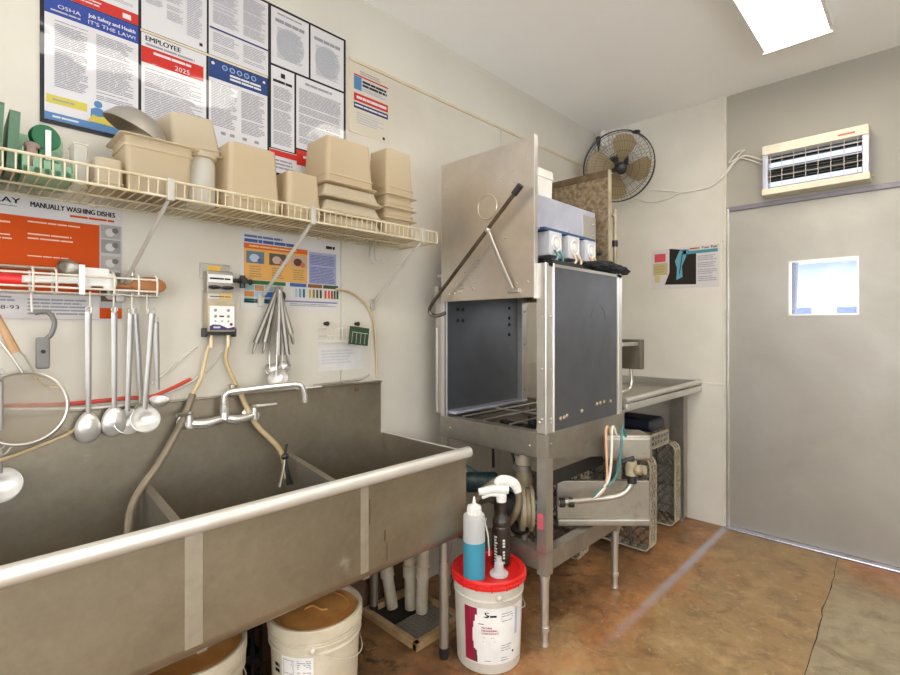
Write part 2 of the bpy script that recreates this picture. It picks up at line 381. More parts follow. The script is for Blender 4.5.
struct(m.build('added_window_1'))  # unseen window, added to go with the right fill light
m = MB('trim')
for q_ in ((.78, 3.82, .97, 1.01), (.78, 3.82, 2.39, 2.43), (.77, .81, .97, 2.43), (3.79, 3.83, .97, 2.43), (2.28, 2.32, 1.0, 2.4)): m.box(q_[0], q_[1], RY0-.11, RY0+.015, q_[2], q_[3], .004)
struct(m.build('added_window_2'))  # unseen window, added to go with the front fill light
m = MB('dark'); random.seed(3); L_ = []; R_ = []
for k in range(60):
    y = 3.80-k*.075; x = 1.617-(y-3.8)*.028+mnoise.noise(Vector((y*3.1, 1, 1)))*.012+mnoise.noise(Vector((y*11, 4, 1)))*.006; w = .0012+.003*abs(mnoise.noise(Vector((y*7, 2, 9)))); L_.append((x-w, y, .0006)); R_.append((x+w, y, .0006))
for k in range(59): m.quad(L_[k], R_[k], R_[k+1], L_[k+1])
struct(m.build('trim_7')); random.seed(7)
# door with its frame, threshold and window
m = MB('stl'); m.box(.992, 1.008, 3.832, 3.87, 0, DT+.02, .003); m.box(D1-.005, D1+.02, 3.832, 3.87, 0, DT+.02, .003)
m.mat(pm('frame_violet_grey', (132, 126, 134), .4, .3)); m.box(.99, D1+.03, 3.835, 3.87, DT, DT+.03, .003); struct(m.build('trim_5'))
m = MB(pm('threshold_metal', (206, 206, 220), .25, .75, (176, 176, 190), 9)); m.box(.985, D1+.02, 3.80, 3.90, 0, .016, .006); struct(m.build('trim_6'))
wx0, wx1, wz0, wz1 = 1.358, 1.703, 1.486, 1.83
m = MB('doorst')
for b_ in ((1.008, wx0, .018, DT), (wx1, 2.06, .018, DT), (wx0, wx1, .018, wz0), (wx0, wx1, wz1, DT)): m.box(b_[0], b_[1], 3.853, 3.9, b_[2], b_[3])
door = struct(m.build('door_1'))
m = MB('stl')
for b_ in ((wx0-.006, wx0+.004, wz0-.006, wz1+.006), (wx1-.004, wx1+.006, wz0-.006, wz1+.006), (wx0, wx1, wz0-.006, wz0+.004), (wx0, wx1, wz1-.004, wz1+.006)): m.box(b_[0], b_[1], 3.85, 3.903, b_[2], b_[3])
m.build('window_frame', door)
g = NT('window_glass'); g.set(col=(235, 240, 245), rough=.05)
tr = g.n.new('ShaderNodeBsdfTransparent'); mx = g.n.new('ShaderNodeMixShader'); mx.inputs[0].default_value = .08
g.l.new(tr.outputs[0], mx.inputs[1]); g.l.new(g.b.outputs[0], mx.inputs[2]); g.l.new(mx.outputs[0], g.n['Material Output'].inputs[0]); M['glass'] = g.m
m = MB('glass'); m.box(wx0, wx1, 3.874, 3.878, wz0, wz1); m.build('window_pane', door)
m = MB('std')
for z in (.35, 1.15, 1.95): m.box(2.045, 2.075, 3.842, 3.856, z-.05, z+.05, .004)
m.build('hinge', door)
# what the door's little window looks out on
m = MB(pm('yard_concrete', (215, 216, 220), .8)); m.box(-6, 10, 3.99, 16, -.12, -.02); struct(m.build('floor_yard'))
t = thing('neighbouring_building', 'pale blue grey building across the yard, seen through the door window', 'building', (2.2, 9, 0))
m = MB(pm('far_wall', (150, 162, 192), .7, col2=(176, 186, 210), scale=3)); m.box(-.5, 1.75, 9, 11, -.02, 2.35); m.build('wall', t)
m = MB(pm('far_roof', (196, 202, 216), .6)); m.box(-.7, 1.9, 8.8, 11.1, 2.35, 2.5); m.build('roof', t)
m = MB(pm('far_window', (92, 106, 146), .3)); m.box(.25, .75, 8.985, 9.0, .9, 1.7); m.box(1.05, 1.45, 8.985, 9.0, .9, 1.7); m.build('window', t)
m = MB(pm('fence_white', (226, 228, 236), .6)); m.box(-2, 3, 7.2, 7.26, 1.0, 1.1); m.box(-2, 3, 7.2, 7.26, .3, .38)
for k in range(13): m.box(-2+k*.4, -1.92+k*.4, 7.19, 7.27, -.02, 1.2)
tag(m.build('yard_fence'), 'white rail fence in the yard outside the door window', 'fence')
m = MB(pm('post_grey', (98, 104, 128), .5)); m.cyl((1.12, 4.9, -.02), (1.24, 4.9, 3.2), .05); tag(m.build('yard_post'), 'slanting dark grey post close outside the door window', 'post')

# ceiling light fittings
def ceiling_light(x, y, label):
    t = thing('ceiling_light', label, 'light', (x, y, RZ-.07), 'fluorescent ceiling lights')
    h = MB('white'); h.box(x-.16, x+.16, y-.62, y+.62, RZ-.03, RZ, .004)
    for s in (-1, 1): h.box(x-.16, x+.16, y+s*.62-.012, y+s*.62+.012, RZ-.07, RZ, .003); h.box(x+s*.155-.008, x+s*.155+.008, y-.62, y+s*0+.62, RZ-.06, RZ, .002)
    h.build('housing', t)
    e = MB('lamp'); e.box(x-.146, x+.146, y-.607, y+.607, RZ-.062, RZ-.031, .01); e.build('diffuser', t); return t
ceiling_light(1.49, 2.66, 'long fluorescent ceiling light at the top of the picture near the steel door')
ceiling_light(1.49, .80, 'fluorescent ceiling light over the sink aisle, nearer than the one by the door')
ceiling_light(1.49, -1.3, 'added unseen ceiling light farthest from the door in the sink aisle')  # this light and the right row are out of view, added for fill
ceiling_light(3.6, 2.2, 'added unseen ceiling light in the right row nearer the door wall')
ceiling_light(3.6, -.6, 'added unseen ceiling light in the right row away from the door wall')

# ------------------------------------------------------------------ posters
G1, G2, G3 = lam(172, 174, 180), lam(154, 156, 163), lam(192, 193, 197)
WH = lam(226, 226, 228); NV = lam(44, 54, 112); BL = lam(52, 76, 160); RD = lam(206, 52, 44); DK = lam(34, 36, 42); YE = lam(214, 200, 84); SB = lam(86, 136, 186)
bd = thing('labour_notice_board', 'big black framed board of laminated labour law notices above the wire shelf', 'notice board', (.008, .78, 2.05))
m = MB(); sheet(m, LW, .214, 1.345, 2.05, 2.776, DK, .006); sheet(m, LW, .49, 1.345, 2.04, 2.06, DK, .006); m.build('backing', bd)
B1 = lambda u, v, d: LW(u, v, d+.0064)
def notice(u0, u1, v0, v1): m = MB(); sheet(m, B1, u0, u1, v0, v1, WH, .001); return m
m = notice(.225, .482, 2.062, 2.462); rect(m, B1, .225, .482, 2.40, 2.462, BL)
text(m, 'Job Safety and Health', B1, .338, 2.432, .0125, WH, .135, fat=.02); text(m, "IT'S THE LAW!", B1, .338, 2.41, .0125, WH, .135)
text(m, 'OSHA', B1, .258, 2.424, .012, WH, .06); para(m, B1, .24, .32, 2.408, 2.418, 1, G3)
para(m, B1, .25, .34, 2.17, 2.385, 24, G2); para(m, B1, .36, .47, 2.165, 2.385, 24, G2)
rect(m, B1, .229, .335, 2.115, 2.142, YE); para(m, B1, .245, .32, 2.12, 2.137, 1, G2, .0024, .3)
rect(m, B1, .225, .482, 2.062, 2.086, SB); para(m, B1, .245, .33, 2.068, 2.08, 1, WH, .0024, .5)
for u, v, s, c in ((.365, 2.115, 1.0, SB), (.415, 2.118, .8, YE), (.45, 2.118, .85, SB)):
    disc(m, B1, u, v+.034*s, .012*s, c, .0021, 14); poly(m, B1, [(u-.022*s, v-.03), (u+.022*s, v-.03), (u+.02*s, v+.014*s), (u+.008*s, v+.022*s), (u-.008*s, v+.022*s), (u-.02*s, v+.014*s)], c, .002)
poly(m, B1, [(.335, 2.087), (.42, 2.087), (.395, 2.115), (.365, 2.108), (.35, 2.112)], YE, .0023)
m.build('notice', bd, 'job safety notice with blue header and worker figures')
m = notice(.225, .482, 2.465, 2.766); rect(m, B1, .225, .482, 2.465, 2.503, RD); para(m, B1, .25, .38, 2.474, 2.495, 2, WH, .002, .4); rect(m, B1, .435, .46, 2.473, 2.49, WH, .002)
para(m, B1, .24, .47, 2.52, 2.75, 28, G1); m.build('notice', bd, 'white notice with red footer band')
m = notice(.492, .71, 2.06, 2.45); text(m, 'EMPLOYEE', B1, .505, 2.424, .018, DK, .115, fat=.03); para(m, B1, .505, .68, 2.405, 2.42, 1, G2)
rect(m, B1, .492, .70, 2.345, 2.402, RD); para(m, B1, .53, .66, 2.378, 2.396, 1, WH, .0022, .5); text(m, '2025', B1, .60, 2.352, .017, WH, .05)
para(m, B1, .502, .70, 2.08, 2.335, 26, G2); m.build('notice', bd, 'employee notice with red block')
m = notice(.492, .712, 2.462, 2.766)
for k in range(3): para(m, B1, .505+k*.068, .562+k*.068, 2.56-.03*k, 2.75, 26-k, G1)
rect(m, B1, .685, .697, 2.478, 2.49, DK); m.build('notice', bd, 'white notice in narrow columns')
m = MB(); sheet(m, B1, .49, .957, 2.452, 2.46, M['tan'], .0018); m.build('cream_strip', bd)
m = notice(.72, .955, 2.1, 2.45); rect(m, B1, .72, .955, 2.375, 2.45, lam(44, 72, 128))
for k in range(5): disc(m, B1, .78+k*.029, 2.428, .011, lam(150, 172, 210), .002, 16); disc(m, B1, .78+k*.029, 2.428, .007, lam(60, 88, 140), .0022, 12)
disc(m, B1, .735, 2.432, .007, WH, .002, 5); disc(m, B1, .94, 2.428, .006, WH, .002, 5)
para(m, B1, .80, .93, 2.385, 2.412, 2, WH, .002, .6, .05)
para(m, B1, .728, .83, 2.19, 2.362, 18, G2); para(m, B1, .845, .945, 2.19, 2.362, 18, G2)
for u in (.765, .80, .85, .90): rect(m, B1, u, u+.018, 2.162, 2.174, G2)
m.build('notice', bd, 'notice with navy header and a row of round emblems')
m = notice(.72, .958, 2.462, 2.766)
for k in range(2): para(m, B1, .735+k*.118, .838+k*.112, 2.59, 2.75, 26, G1); para(m, B1, .735+k*.118, .838+k*.112, 2.48, 2.555, 7, G1)
rect(m, B1, .722, .957, 2.565, 2.572, NV, .0022); m.build('notice', bd, 'two column notice crossed by a dark line')
for a, b_ in ((.972, 1.148), (1.158, 1.332)):
    m = notice(a, b_, 2.525, 2.765); c_ = (a+b_)/2
    disc(m, B1, c_, 2.628, .066, lam(196, 202, 208), .0016, 30, 1.08); para(m, B1, c_-.06, c_+.06, 2.74, 2.753, 1, G2); para(m, B1, c_-.07, c_+.07, 2.706, 2.727, 1, G2, fill=.7, ragged=.05); para(m, B1, c_-.062, c_+.062, 2.55, 2.69, 13, G1)
    m.build('notice', bd, 'certificate with pale round seal')
m = notice(.972, 1.078, 2.168, 2.515); rect(m, B1, 1.015, 1.035, 2.475, 2.495, DK); para(m, B1, .98, 1.07, 2.445, 2.466, 1, DK, fill=.55, ragged=.02); para(m, B1, .982, 1.07, 2.185, 2.435, 26, G2); m.build('notice', bd, 'narrow notice with small dark emblem')
m = notice(1.088, 1.332, 2.195, 2.515); para(m, B1, 1.13, 1.29, 2.48, 2.50, 1, G2); para(m, B1, 1.10, 1.32, 2.22, 2.47, 26, G2, ragged=.08); m.build('notice', bd, 'wide notice of close print')
m = notice(.965, 1.332, 2.065, 2.163); sheet(m, B1, 1.088, 1.332, 2.163, 2.188, RD, .001); rect(m, B1, .965, 1.10, 2.135, 2.160, RD, .0022); rect(m, B1, 1.088, 1.332, 2.12, 2.163, RD, .0024); para(m, B1, 1.12, 1.2, 2.15, 2.17, 1, WH, .003, .5); para(m, B1, .98, 1.08, 2.08, 2.125, 3, G2); m.build('notice', bd, 'notice with red header low on the board')

m = MB(); sheet(m, LW, 1.368, 1.622, 2.352, 2.692, lam(222, 216, 196), .0015)
sheet(m, LW, 1.366, 1.374, 2.35, 2.694, M['tan'], .003); sheet(m, LW, 1.368, 1.46, 2.35, 2.357, M['tan'], .003)
para(m, LW, 1.43, 1.58, 2.645, 2.665, 2, G2); rect(m, LW, 1.395, 1.605, 2.632, 2.64, RD); rect(m, LW, 1.395, 1.605, 2.56, 2.632, lam(214, 212, 210))
rect(m, LW, 1.395, 1.44, 2.565, 2.63, SB, .002); para(m, LW, 1.445, 1.60, 2.588, 2.622, 2, DK, .0021, .7, .05); para(m, LW, 1.445, 1.59, 2.566, 2.584, 2, G1)
rect(m, LW, 1.395, 1.605, 2.51, 2.548, RD); para(m, LW, 1.41, 1.60, 2.518, 2.54, 1, WH, .0021, .6, .02); rect(m, LW, 1.395, 1.605, 2.474, 2.502, NV); para(m, LW, 1.40, 1.60, 2.48, 2.497, 1, WH, .0021, .5, .02)
para(m, LW, 1.41, 1.58, 2.40, 2.46, 5, G3); rect(m, LW, 1.57, 1.585, 2.362, 2.376, DK)
tag(m.build('wall_poster', loc=(.008, 1.49, 2.35)), 'small laminated red white and blue employment poster right of the big notice board', 'poster')

LAMC[0] = 0.0; G1, G2, G3 = lam(172, 174, 180), lam(154, 156, 163), lam(192, 193, 197); WH = lam(226, 226, 228); DK = lam(34, 36, 42)
OR = lam(206, 78, 14)
m = MB(); sheet(m, LW, -.42, .434, 1.422, 1.808, lam(216, 214, 212), .0015); rect(m, LW, -.42, .37, 1.508, 1.746, OR)
text(m, 'ARRAY', LW, .06, 1.782, .0165, DK, .108, fat=.03); rect(m, LW, .06, .16, 1.772, 1.774, lam(70, 130, 90)); text(m, 'MANUALLY WASHING DISHES', LW, .192, 1.778, .0165, DK, .222, fat=.03)
para(m, LW, .29, .415, 1.758, 1.772, 1, OR, fill=.5, ragged=.02)
for u0, u1, v0, v1, n_ in ((.02, .155, 1.715, 1.73, 1), (.02, .155, 1.655, 1.69, 3), (.02, .14, 1.61, 1.62, 1), (.185, .32, 1.725, 1.738, 1), (.185, .30, 1.66, 1.70, 3), (.185, .29, 1.62, 1.63, 1), (.02, .16, 1.54, 1.57, 2)): para(m, LW, u0, u1, v0, v1, n_, lam(238, 196, 166), .002, .35)
rect(m, LW, .37, .434, 1.44, 1.75, lam(190, 188, 184), .0017)
for k, v in enumerate((1.705, 1.655, 1.60, 1.545, 1.49)):
    rect(m, LW, .374, .43, v, v+.045, lam(*((168, 166, 162), (150, 150, 148), (176, 170, 162), (134, 128, 120), (110, 92, 72))[k]), .002)
    disc(m, LW, .40, v+.02, .014, lam(206, 204, 200), .0023, 9); disc(m, LW, .415, v+.028, .01, lam(120, 116, 112), .0024, 7)
rect(m, LW, .37, .434, 1.432, 1.468, OR, .0021)
text(m, '-938-93', LW, .09, 1.458, .012, DK, .075); para(m, LW, .185, .345, 1.44, 1.495, 5, G2); para(m, LW, 0, .16, 1.48, 1.5, 2, G2); rect(m, LW, -.42, .37, 1.427, 1.429, lam(200, 180, 140))
tag(m.build('dishwashing_poster', loc=(.008, .0, 1.42)), 'orange MANUALLY WASHING DISHES poster behind the hanging utensils', 'poster')

m = MB(); sheet(m, LW, .845, 1.313, 1.48, 1.80, lam(222, 222, 218), .0015); B2 = LW
para(m, B2, .86, 1.03, 1.772, 1.786, 1, lam(96, 120, 170), fill=.7, ragged=.02); para(m, B2, .86, 1.10, 1.752, 1.77, 1, lam(72, 100, 160), fill=.75, ragged=.02)
rect(m, B2, .858, 1.145, 1.60, 1.75, lam(236, 180, 100)); rect(m, B2, .858, 1.145, 1.728, 1.75, lam(222, 112, 48), .0018); para(m, B2, .88, 1.1, 1.733, 1.745, 1, lam(250, 200, 150), .0022)
for k, (c1, c2) in enumerate((((110, 130, 140), (190, 205, 225)), ((96, 96, 84), (206, 180, 160)), ((196, 176, 150), (110, 60, 44)))):
    u = .868+k*.098; rect(m, B2, u, u+.076, 1.668, 1.718, lam(*c1), .0021); disc(m, B2, u+.034, 1.69, .021, lam(*c2), .0024, 14, .8); disc(m, B2, u+.058, 1.68, .012, lam(200, 120, 100) if k else lam(90, 110, 140), .0025, 8)
    para(m, B2, u+.012, u+.07, 1.61, 1.66, 5, lam(180, 150, 100), .0021)
rect(m, B2, 1.152, 1.295, 1.60, 1.745, lam(172, 176, 204)); para(m, B2, 1.158, 1.29, 1.605, 1.74, 13, lam(110, 116, 166), .0021, .5, .1); para(m, B2, 1.24, 1.29, 1.765, 1.782, 1, DK, fill=.8, ragged=0)
rect(m, B2, .858, 1.04, 1.582, 1.598, lam(64, 120, 68), .0021); rect(m, B2, 1.06, 1.14, 1.582, 1.598, lam(74, 110, 170), .0021); rect(m, B2, 1.147, 1.22, 1.582, 1.598, lam(150, 96, 54), .0021); rect(m, B2, 1.225, 1.305, 1.582, 1.598, lam(70, 90, 50), .0021)
for j, r_ in enumerate((((150, 190, 190), (200, 150, 110), (150, 190, 190), (206, 160, 130)), ((210, 140, 70), (160, 200, 230), (70, 120, 190), (170, 90, 60)), ((120, 180, 170), (190, 200, 190), (120, 170, 200), (150, 190, 190)))):
    for k, c_ in enumerate(r_): rect(m, B2, .86+k*.043, .90+k*.043, 1.555-j*.026, 1.578-j*.026, lam(*c_), .0021)
for u, c_ in ((1.065, (226, 226, 220)), (1.085, (176, 204, 206)), (1.103, (116, 170, 200)), (1.122, (60, 110, 130)), (1.152, (200, 180, 90)), (1.171, (150, 130, 70)), (1.189, (96, 100, 50)), (1.207, (60, 84, 44)), (1.232, (214, 84, 60)), (1.25, (224, 100, 70)), (1.266, (190, 70, 40)), (1.281, (70, 110, 60)), (1.296, (44, 84, 50))): rect(m, B2, u, u+.011, 1.536, 1.574, lam(*c_), .0021)
rect(m, B2, .858, 1.30, 1.514, 1.52, lam(120, 116, 170), .0021); rect(m, B2, .858, 1.0, 1.505, 1.512, lam(80, 140, 130), .0021); para(m, B2, 1.06, 1.3, 1.496, 1.51, 2, G2)
tag(m.build('sanitizer_poster', loc=(.008, 1.08, 1.48)), 'laminated sanitizer test chart poster behind the hanging tongs', 'poster')
m = MB(); sheet(m, LW, 1.20, 1.45, 1.20, 1.345, ink(208, 205, 200), .001); para(m, LW, 1.215, 1.4, 1.23, 1.30, 5, ink(190, 188, 192)); tag(m.build('paper_notice', loc=(.008, 1.31, 1.15)), 'white paper sheet on the wall below the small wire basket', 'paper')

m = MB(); sheet(m, BW, .50, .975, 1.70, 2.02, lam(224, 206, 160), .001); sheet(m, lambda u, v, d: BW(u, v, d+.0012), .463, .945, 1.694, 2.0, lam(228, 224, 218), .001); B3 = lambda u, v, d: BW(u, v, d+.0022)
poly(m, B3, [(.60, 2.0), (.79, 1.965), (.79, 1.72), (.565, 1.73), (.60, 1.82)], lam(50, 44, 38)); poly(m, B3, [(.675, 1.98), (.72, 1.975), (.72, 1.93), (.69, 1.86), (.695, 1.78), (.65, 1.76), (.655, 1.85), (.64, 1.90)], lam(110, 176, 196), .0019); poly(m, B3, [(.69, 1.96), (.70, 1.96), (.675, 1.80), (.668, 1.80)], lam(60, 90, 100), .0022)
poly(m, B3, [(.695, 1.985), (.935, 1.97), (.935, 1.945), (.70, 1.945)], lam(86, 156, 172), .0019); rect(m, B3, .74, .94, 1.968, 1.998, lam(228, 224, 218), .0024); text(m, 'Your Pals', B3, .825, 1.975, .018, DK, .105, d=.0034, fat=.02); para(m, B3, .745, .815, 1.973, 1.993, 1, lam(190, 110, 90), .003, .6, 0)
for v in (1.90, 1.85, 1.80, 1.75): para(m, B3, .80, .93, v-.012, v+.03, 3, lam(176, 172, 190), .002)
rect(m, B3, .488, .572, 1.905, 1.968, lam(226, 90, 104), .002); rect(m, B3, .478, .585, 1.805, 1.895, lam(200, 190, 140), .002); para(m, B3, .49, .57, 1.82, 1.88, 3, lam(206, 160, 90), .0024, .4); rect(m, B3, .49, .53, 1.75, 1.80, lam(220, 206, 150), .002)
for u, v in ((.965, 2.012), (.935, 1.99)): disc(m, B3, u, v, .006, M['brass'], .004, 10)
tag(m.build('safety_poster', loc=(.72, 3.84, 1.69)), 'white safety poster with dark picture and pink note on the wall left of the door', 'poster')

# ------------------------------------------------------------------ wire shelf
sh = thing('wire_shelf', 'long cream wire shelf on wall brackets over the sink', 'shelf', (.15, .78, 1.81))
SY0, SY1 = -.35, 1.675
m = MB('wire')
k = SY0
while k <= SY1: m.tube([(.012, k, 1.815), (.302, k, 1.815), (.305, k, 1.862)], .0024, 5); k += .0255
m.build('deck_wires', sh)
m = MB('wire'); m.tube([(.305, SY0, 1.862), (.305, SY1, 1.862)], .0042, 8); m.tube([(.303, SY0, 1.811), (.303, SY1, 1.811)], .0042, 8)
for x in (.014, .16): m.tube([(x, SY0, 1.811), (x, SY1, 1.811)], .0036, 8)
for y in (SY0, SY1): m.tube([(.014, y, 1.812), (.303, y, 1.812), (.305, y, 1.862)], .004, 6)
m.build('long_rails', sh)
for y in (.49, .99, 1.565):
    m = MB('strut'); m.tube([(.298, y+.01, 1.81), (.03, y-.06, 1.535)], .009, 8, flat=.5); m.box(.008, .02, y-.075, y-.05, 1.49, 1.545, .002); m.box(.29, .312, y, y+.022, 1.80, 1.868, .003); m.build('bracket', sh)
m = MB('wire'); 
for y in (.35, .62, .9, 1.2, 1.5): m = MB('wire'); m.box(.006, .022, y-.006, y+.006, 1.803, 1.82, .003); m.build('wall_clip', sh)

def pan(name, w, d, h, mat, label, loc, rot=(0, 0, 0), group='food pans on the wire shelf', flip=True, taper=.86, lip=.012, grime=None):
    """an open food pan with thin tapering walls and a turned lip"""
    t = thing(name, label, 'food pan', (0, 0, 0), group)
    R = .018; wt = .0025; rs = []
    P = lambda f, z, o: rrect(w*f+2*o, d*f+2*o, R, z)
    m = MB(mat); m.rings([P(taper, 0, -.012), P(taper, .006, 0), P(.985, h-.004, 0), P(1, h-.003, lip), P(1, h, lip), P(.985, h, -wt), P(taper, .009, -wt), P(taper, .004, -.014)]); m.build('body', t)
    m = MB(mat); m.rings([P(.97, h*.80, .0), P(.97, h*.80, .003), P(.985, h*.84, .003), P(.985, h*.84, 0)], False, False); m.build('step_rib', t)
    if grime: m = MB('grime'); m.rings([P(taper+.01, .012, -wt-.002), P(taper+.05, h*.35, -wt-.003)], True, False); m.build('residue', t)
    t.location = loc; t.rotation_euler = rot
    if flip: t.rotation_euler = (PI+rot[0], rot[1], rot[2]); t.location = (loc[0], loc[1], loc[2]+h)
    return t
Z = 1.8185
pan('food_pan', .19, .20, .245, 'pan', 'deep cream food pan upside down between the clear canister and the low pan', (.175, .79, Z))
pan('food_pan', .23, .15, .19, 'pan', 'low cream food pan upside down beside the tallest stack of pans', (.165, .985, Z))
pan('food_pan', .22, .30, .05, 'pan2', 'lowest shallow pan under the large square pan', (.165, 1.215, Z), (0, 0, .0))
pan('food_pan', .22, .30, .055, 'pan2', 'second shallow pan from the bottom under the large square pan', (.165, 1.213, Z+.055))
pan('food_pan', .22, .29, .06, 'pan2', 'third shallow pan up, directly beneath the large square pan', (.165, 1.21, Z+.115))
pan('food_pan', .20, .24, .20, 'pan', 'large square cream pan upside down on top of its stack', (.165, 1.205, Z+.18), taper=.88)
gl = ['bottom pan of the small square pan stack at the right shelf end', 'second pan of the small square stack at the right shelf end', 'third pan up in the small square stack at the right shelf end', 'topmost pan of the small square stack at the right shelf end']
for k in range(4): pan('food_pan', .15, .17, .12 if k < 3 else .22, 'pan', gl[k], (.165, 1.495, Z+(0, .085, .135, .195)[k]), (0, 0, .04*(k-2)), taper=.88, lip=.014)
pan('food_pan', .175, .20, .175, 'pan', 'open cream food pan standing upright under the steel bowl, brown residue inside', (.18, .485, Z), (0, 0, 0), flip=False, taper=.88, lip=.014, grime=True)
pan('food_pan', .16, .17, .14, 'pan2', 'pale pan turned upside down on top of the open pan pile', (.12, .60, 2.0), (.10, .0, .1))
t = thing('plastic_canister', 'round clear canister between the tipped pan and the deep pan', 'canister', (.2, .615, Z))
m = MB('clear'); m.lathe([(.044, Z), (.047, Z+.004), (.047, Z+.15), (.04, Z+.165), (.038, Z+.165), (.044, Z+.148), (.044, Z+.006), (.04, Z+.004)], (.2, .625, 0)); m.build('body', t)
m = MB('pan2'); m.lathe([(.0, Z+.166), (.05, Z+.166), (.052, Z+.172), (.05, Z+.182), (0, Z+.183)], (.2, .625, 0)); m.build('lid', t)
t = thing('steel_bowl', 'small stainless bowl tipped upside down on the open food pan', 'bowl', (.17, .43, 2.03))
m = MB('st'); pr = [(.094, 0), (.097, .002), (.092, .012), (.078, .04), (.052, .062), (.02, .07), (.0005, .0705), (.0005, .068), (.02, .0675), (.05, .059), (.075, .038), (.089, .011)]
m.rings([[Vector((r*math.cos(2*PI*j/32), r*math.sin(2*PI*j/32), z)) for j in range(32)] for r, z in pr+[pr[0]]], False, False); ob = m.build('shell', t, loc=(0, 0, 0)); t.rotation_euler = (-.42, .18, 0); t.location = (.17, .435, 2.03)
# left end of the shelf: green lids, mint bin, tape gun, small boxes
for k, (y, h) in enumerate(((.02, .20), (.052, .19), (.085, .185), (.118, .17))):
    m = MB('dkmint'); m.X = Matrix.Translation((.16, y, Z)) @ Matrix.Rotation(-.05, 4, 'X'); m.rings([[Vector((p.x, q, p.y+h/2)) for p in rrect(.20, h, .02, 0)] for q in (0, .003, .006, .02, .022, .02, .006)][:5], True, True)
    tag(m.build('container_lid', loc=(.16, y, Z)), ('green container lid standing at the far left shelf end', 'second green container lid from the left shelf end', 'third green container lid, standing among the upright lids', 'rightmost of the upright green lids, beside the mint bin')[k], 'lid', 'upright green lids on the shelf')
t = thing('storage_bin', 'mint green plastic bin with low scalloped front on the shelf', 'bin', (.17, .205, Z))
m = MB('mint'); m.box(.075, .08, .15, .262, Z, Z+.16, .002); m.box(.08, .27, .15, .262, Z, Z+.004); m.box(.08, .268, .15, .153, Z, Z+.07, .001); m.box(.08, .268, .259, .262, Z, Z+.05, .001); m.build('body', t)
m = MB('mint')
for k in range(5): m.box(.268, .272, .15+k*.0225, .166+k*.0225, Z, Z+.052-.004*k, .002)
m.box(.268, .272, .15, .262, Z, Z+.02); m.build('front_edge', t)
t = thing('tape_dispenser', 'dark green tape dispenser standing in the mint bin', 'tape dispenser', (.2, .215, Z+.03))
m = MB('green'); m.lathe([(.012, -.011), (.034, -.011), (.036, -.008), (.036, .008), (.034, .011), (.012, .011)], (.2, .205, Z+.125), 28, (1, .25, 0)); m.box(.19, .21, .19, .215, Z+.015, Z+.1, .006); m.ell((.2, .22, Z+.05), (.014, .022, .016)); m.build('body', t)
m = MB('white'); m.box(.213, .218, .204, .218, Z+.06, Z+.145, .002); m.build('blade_plate', t)
m = MB(pm('mauve_plastic', (158, 130, 122), .5)); m.ell((.22, .172, Z+.06), (.014, .016, .036), 14, noise=.3); m.ell((.22, .175, Z+.09), (.012, .02, .012), 10, noise=.3); tag(m.build('scrub_pad', loc=(.22, .17, Z+.02)), 'crumpled mauve scrub pad in the mint bin', 'scrub pad')
t = thing('clear_box', 'small clear upright box between the mint bin and the cream tub', 'box', (.19, .275, Z))
m = MB('clear'); m.box(.15, .23, .268, .30, Z, Z+.12, .004); m.build('body', t); m = MB('clear'); m.box(.147, .233, .265, .303, Z+.12, Z+.126, .002); m.build('lid', t)
pan('food_pan', .12, .075, .095, 'pan2', 'short cream tub upside down left of the open tipped pan', (.2, .35, Z), taper=.92, lip=.006)
# ------------------------------------------------------------------ sink
SK = thing('compartment_sink', 'long stainless three compartment sink along the left wall', 'sink', (.3, .5, 0))
A, Bx, yA, yB, zt, zb = .012, .585, -.75, 1.572, .868, .50
m = MB('sink')
r_ = .035; pf = [(A, zt), (A, zb+r_+.006), (A, zb+r_)]+[(A+r_-r_*math.cos(q), zb+r_-r_*math.sin(q)) for q in (PI/8, PI/4, 3*PI/8, PI/2)]+[(Bx-r_+r_*math.sin(q), zb+r_-r_*math.cos(q)) for q in (PI/8, PI/4, 3*PI/8, PI/2)]+[(Bx, zb+r_+.006), (Bx, zt)]
inn = [(x+(.006 if x < .3 else -.006), z+(.006 if z < .8 else 0)) for x, z in pf][::-1]
loop = pf+inn; m.keep = True
m.rings([[Vector((x, y, z)) for x, z in loop] for y in (yA, yB)], False, False)
m.add([Vector((x, yB, z)) for x, z in pf], [list(range(len(pf)))]); m.add([Vector((x, yB-.006, z)) for x, z in pf], [list(range(len(pf)))[::-1]])
m.add([Vector((x, yA, z)) for x, z in pf], [list(range(len(pf)))[::-1]]); m.keep = False
m.build('basin', SK)
m = MB('rim'); m.tube([(Bx+.004, yA, zt-.002), (Bx+.004, yB+.012, zt-.002)], .0235, 16); m.build('front_rim', SK)
m = MB('rim'); m.box(A, Bx, yB-.004, yB+.010, zt-.012, zt+.002, .003); m.build('end_rim', SK)
m = MB('sink'); m.box(.006, .0185, yA, 1.552, .84, 1.132, .002); m.box(.0062, .032, yA, 1.552, 1.127, 1.135, .003); m.build('backsplash', SK)
m = MB('rust'); m.lathe([(.002, 0), (.009, .0), (.01, .002), (.008, .004), (.001, .004)], (.026, 1.40, 1.103), 14, (1, 0, 0)); m.build('rust_spot', SK)
for y in (.50, 1.055, -.1):
    m = MB('std'); m.X = Matrix(((0, 0, 1, 0), (1, 0, 0, 0), (0, 1, 0, 0), (0, 0, 0, 1)))
    m.X = None; m.rings([[Vector((x, y+s_*.014, z)) for x, z in ((A+.004, zb+.006), (Bx-.008, zb+.006), (Bx-.008, .782), (A+.004, .852))] for s_ in (-1, 1)]); m.build('divider', SK)
for y, w in ((.476, .046), (1.04, .034)):
    m = MB('weld'); m.box(Bx, Bx+.0012, y-w/2, y+w/2, zb+.035, zt-.02, .0005, seg=1); m.build('weld_band', SK)
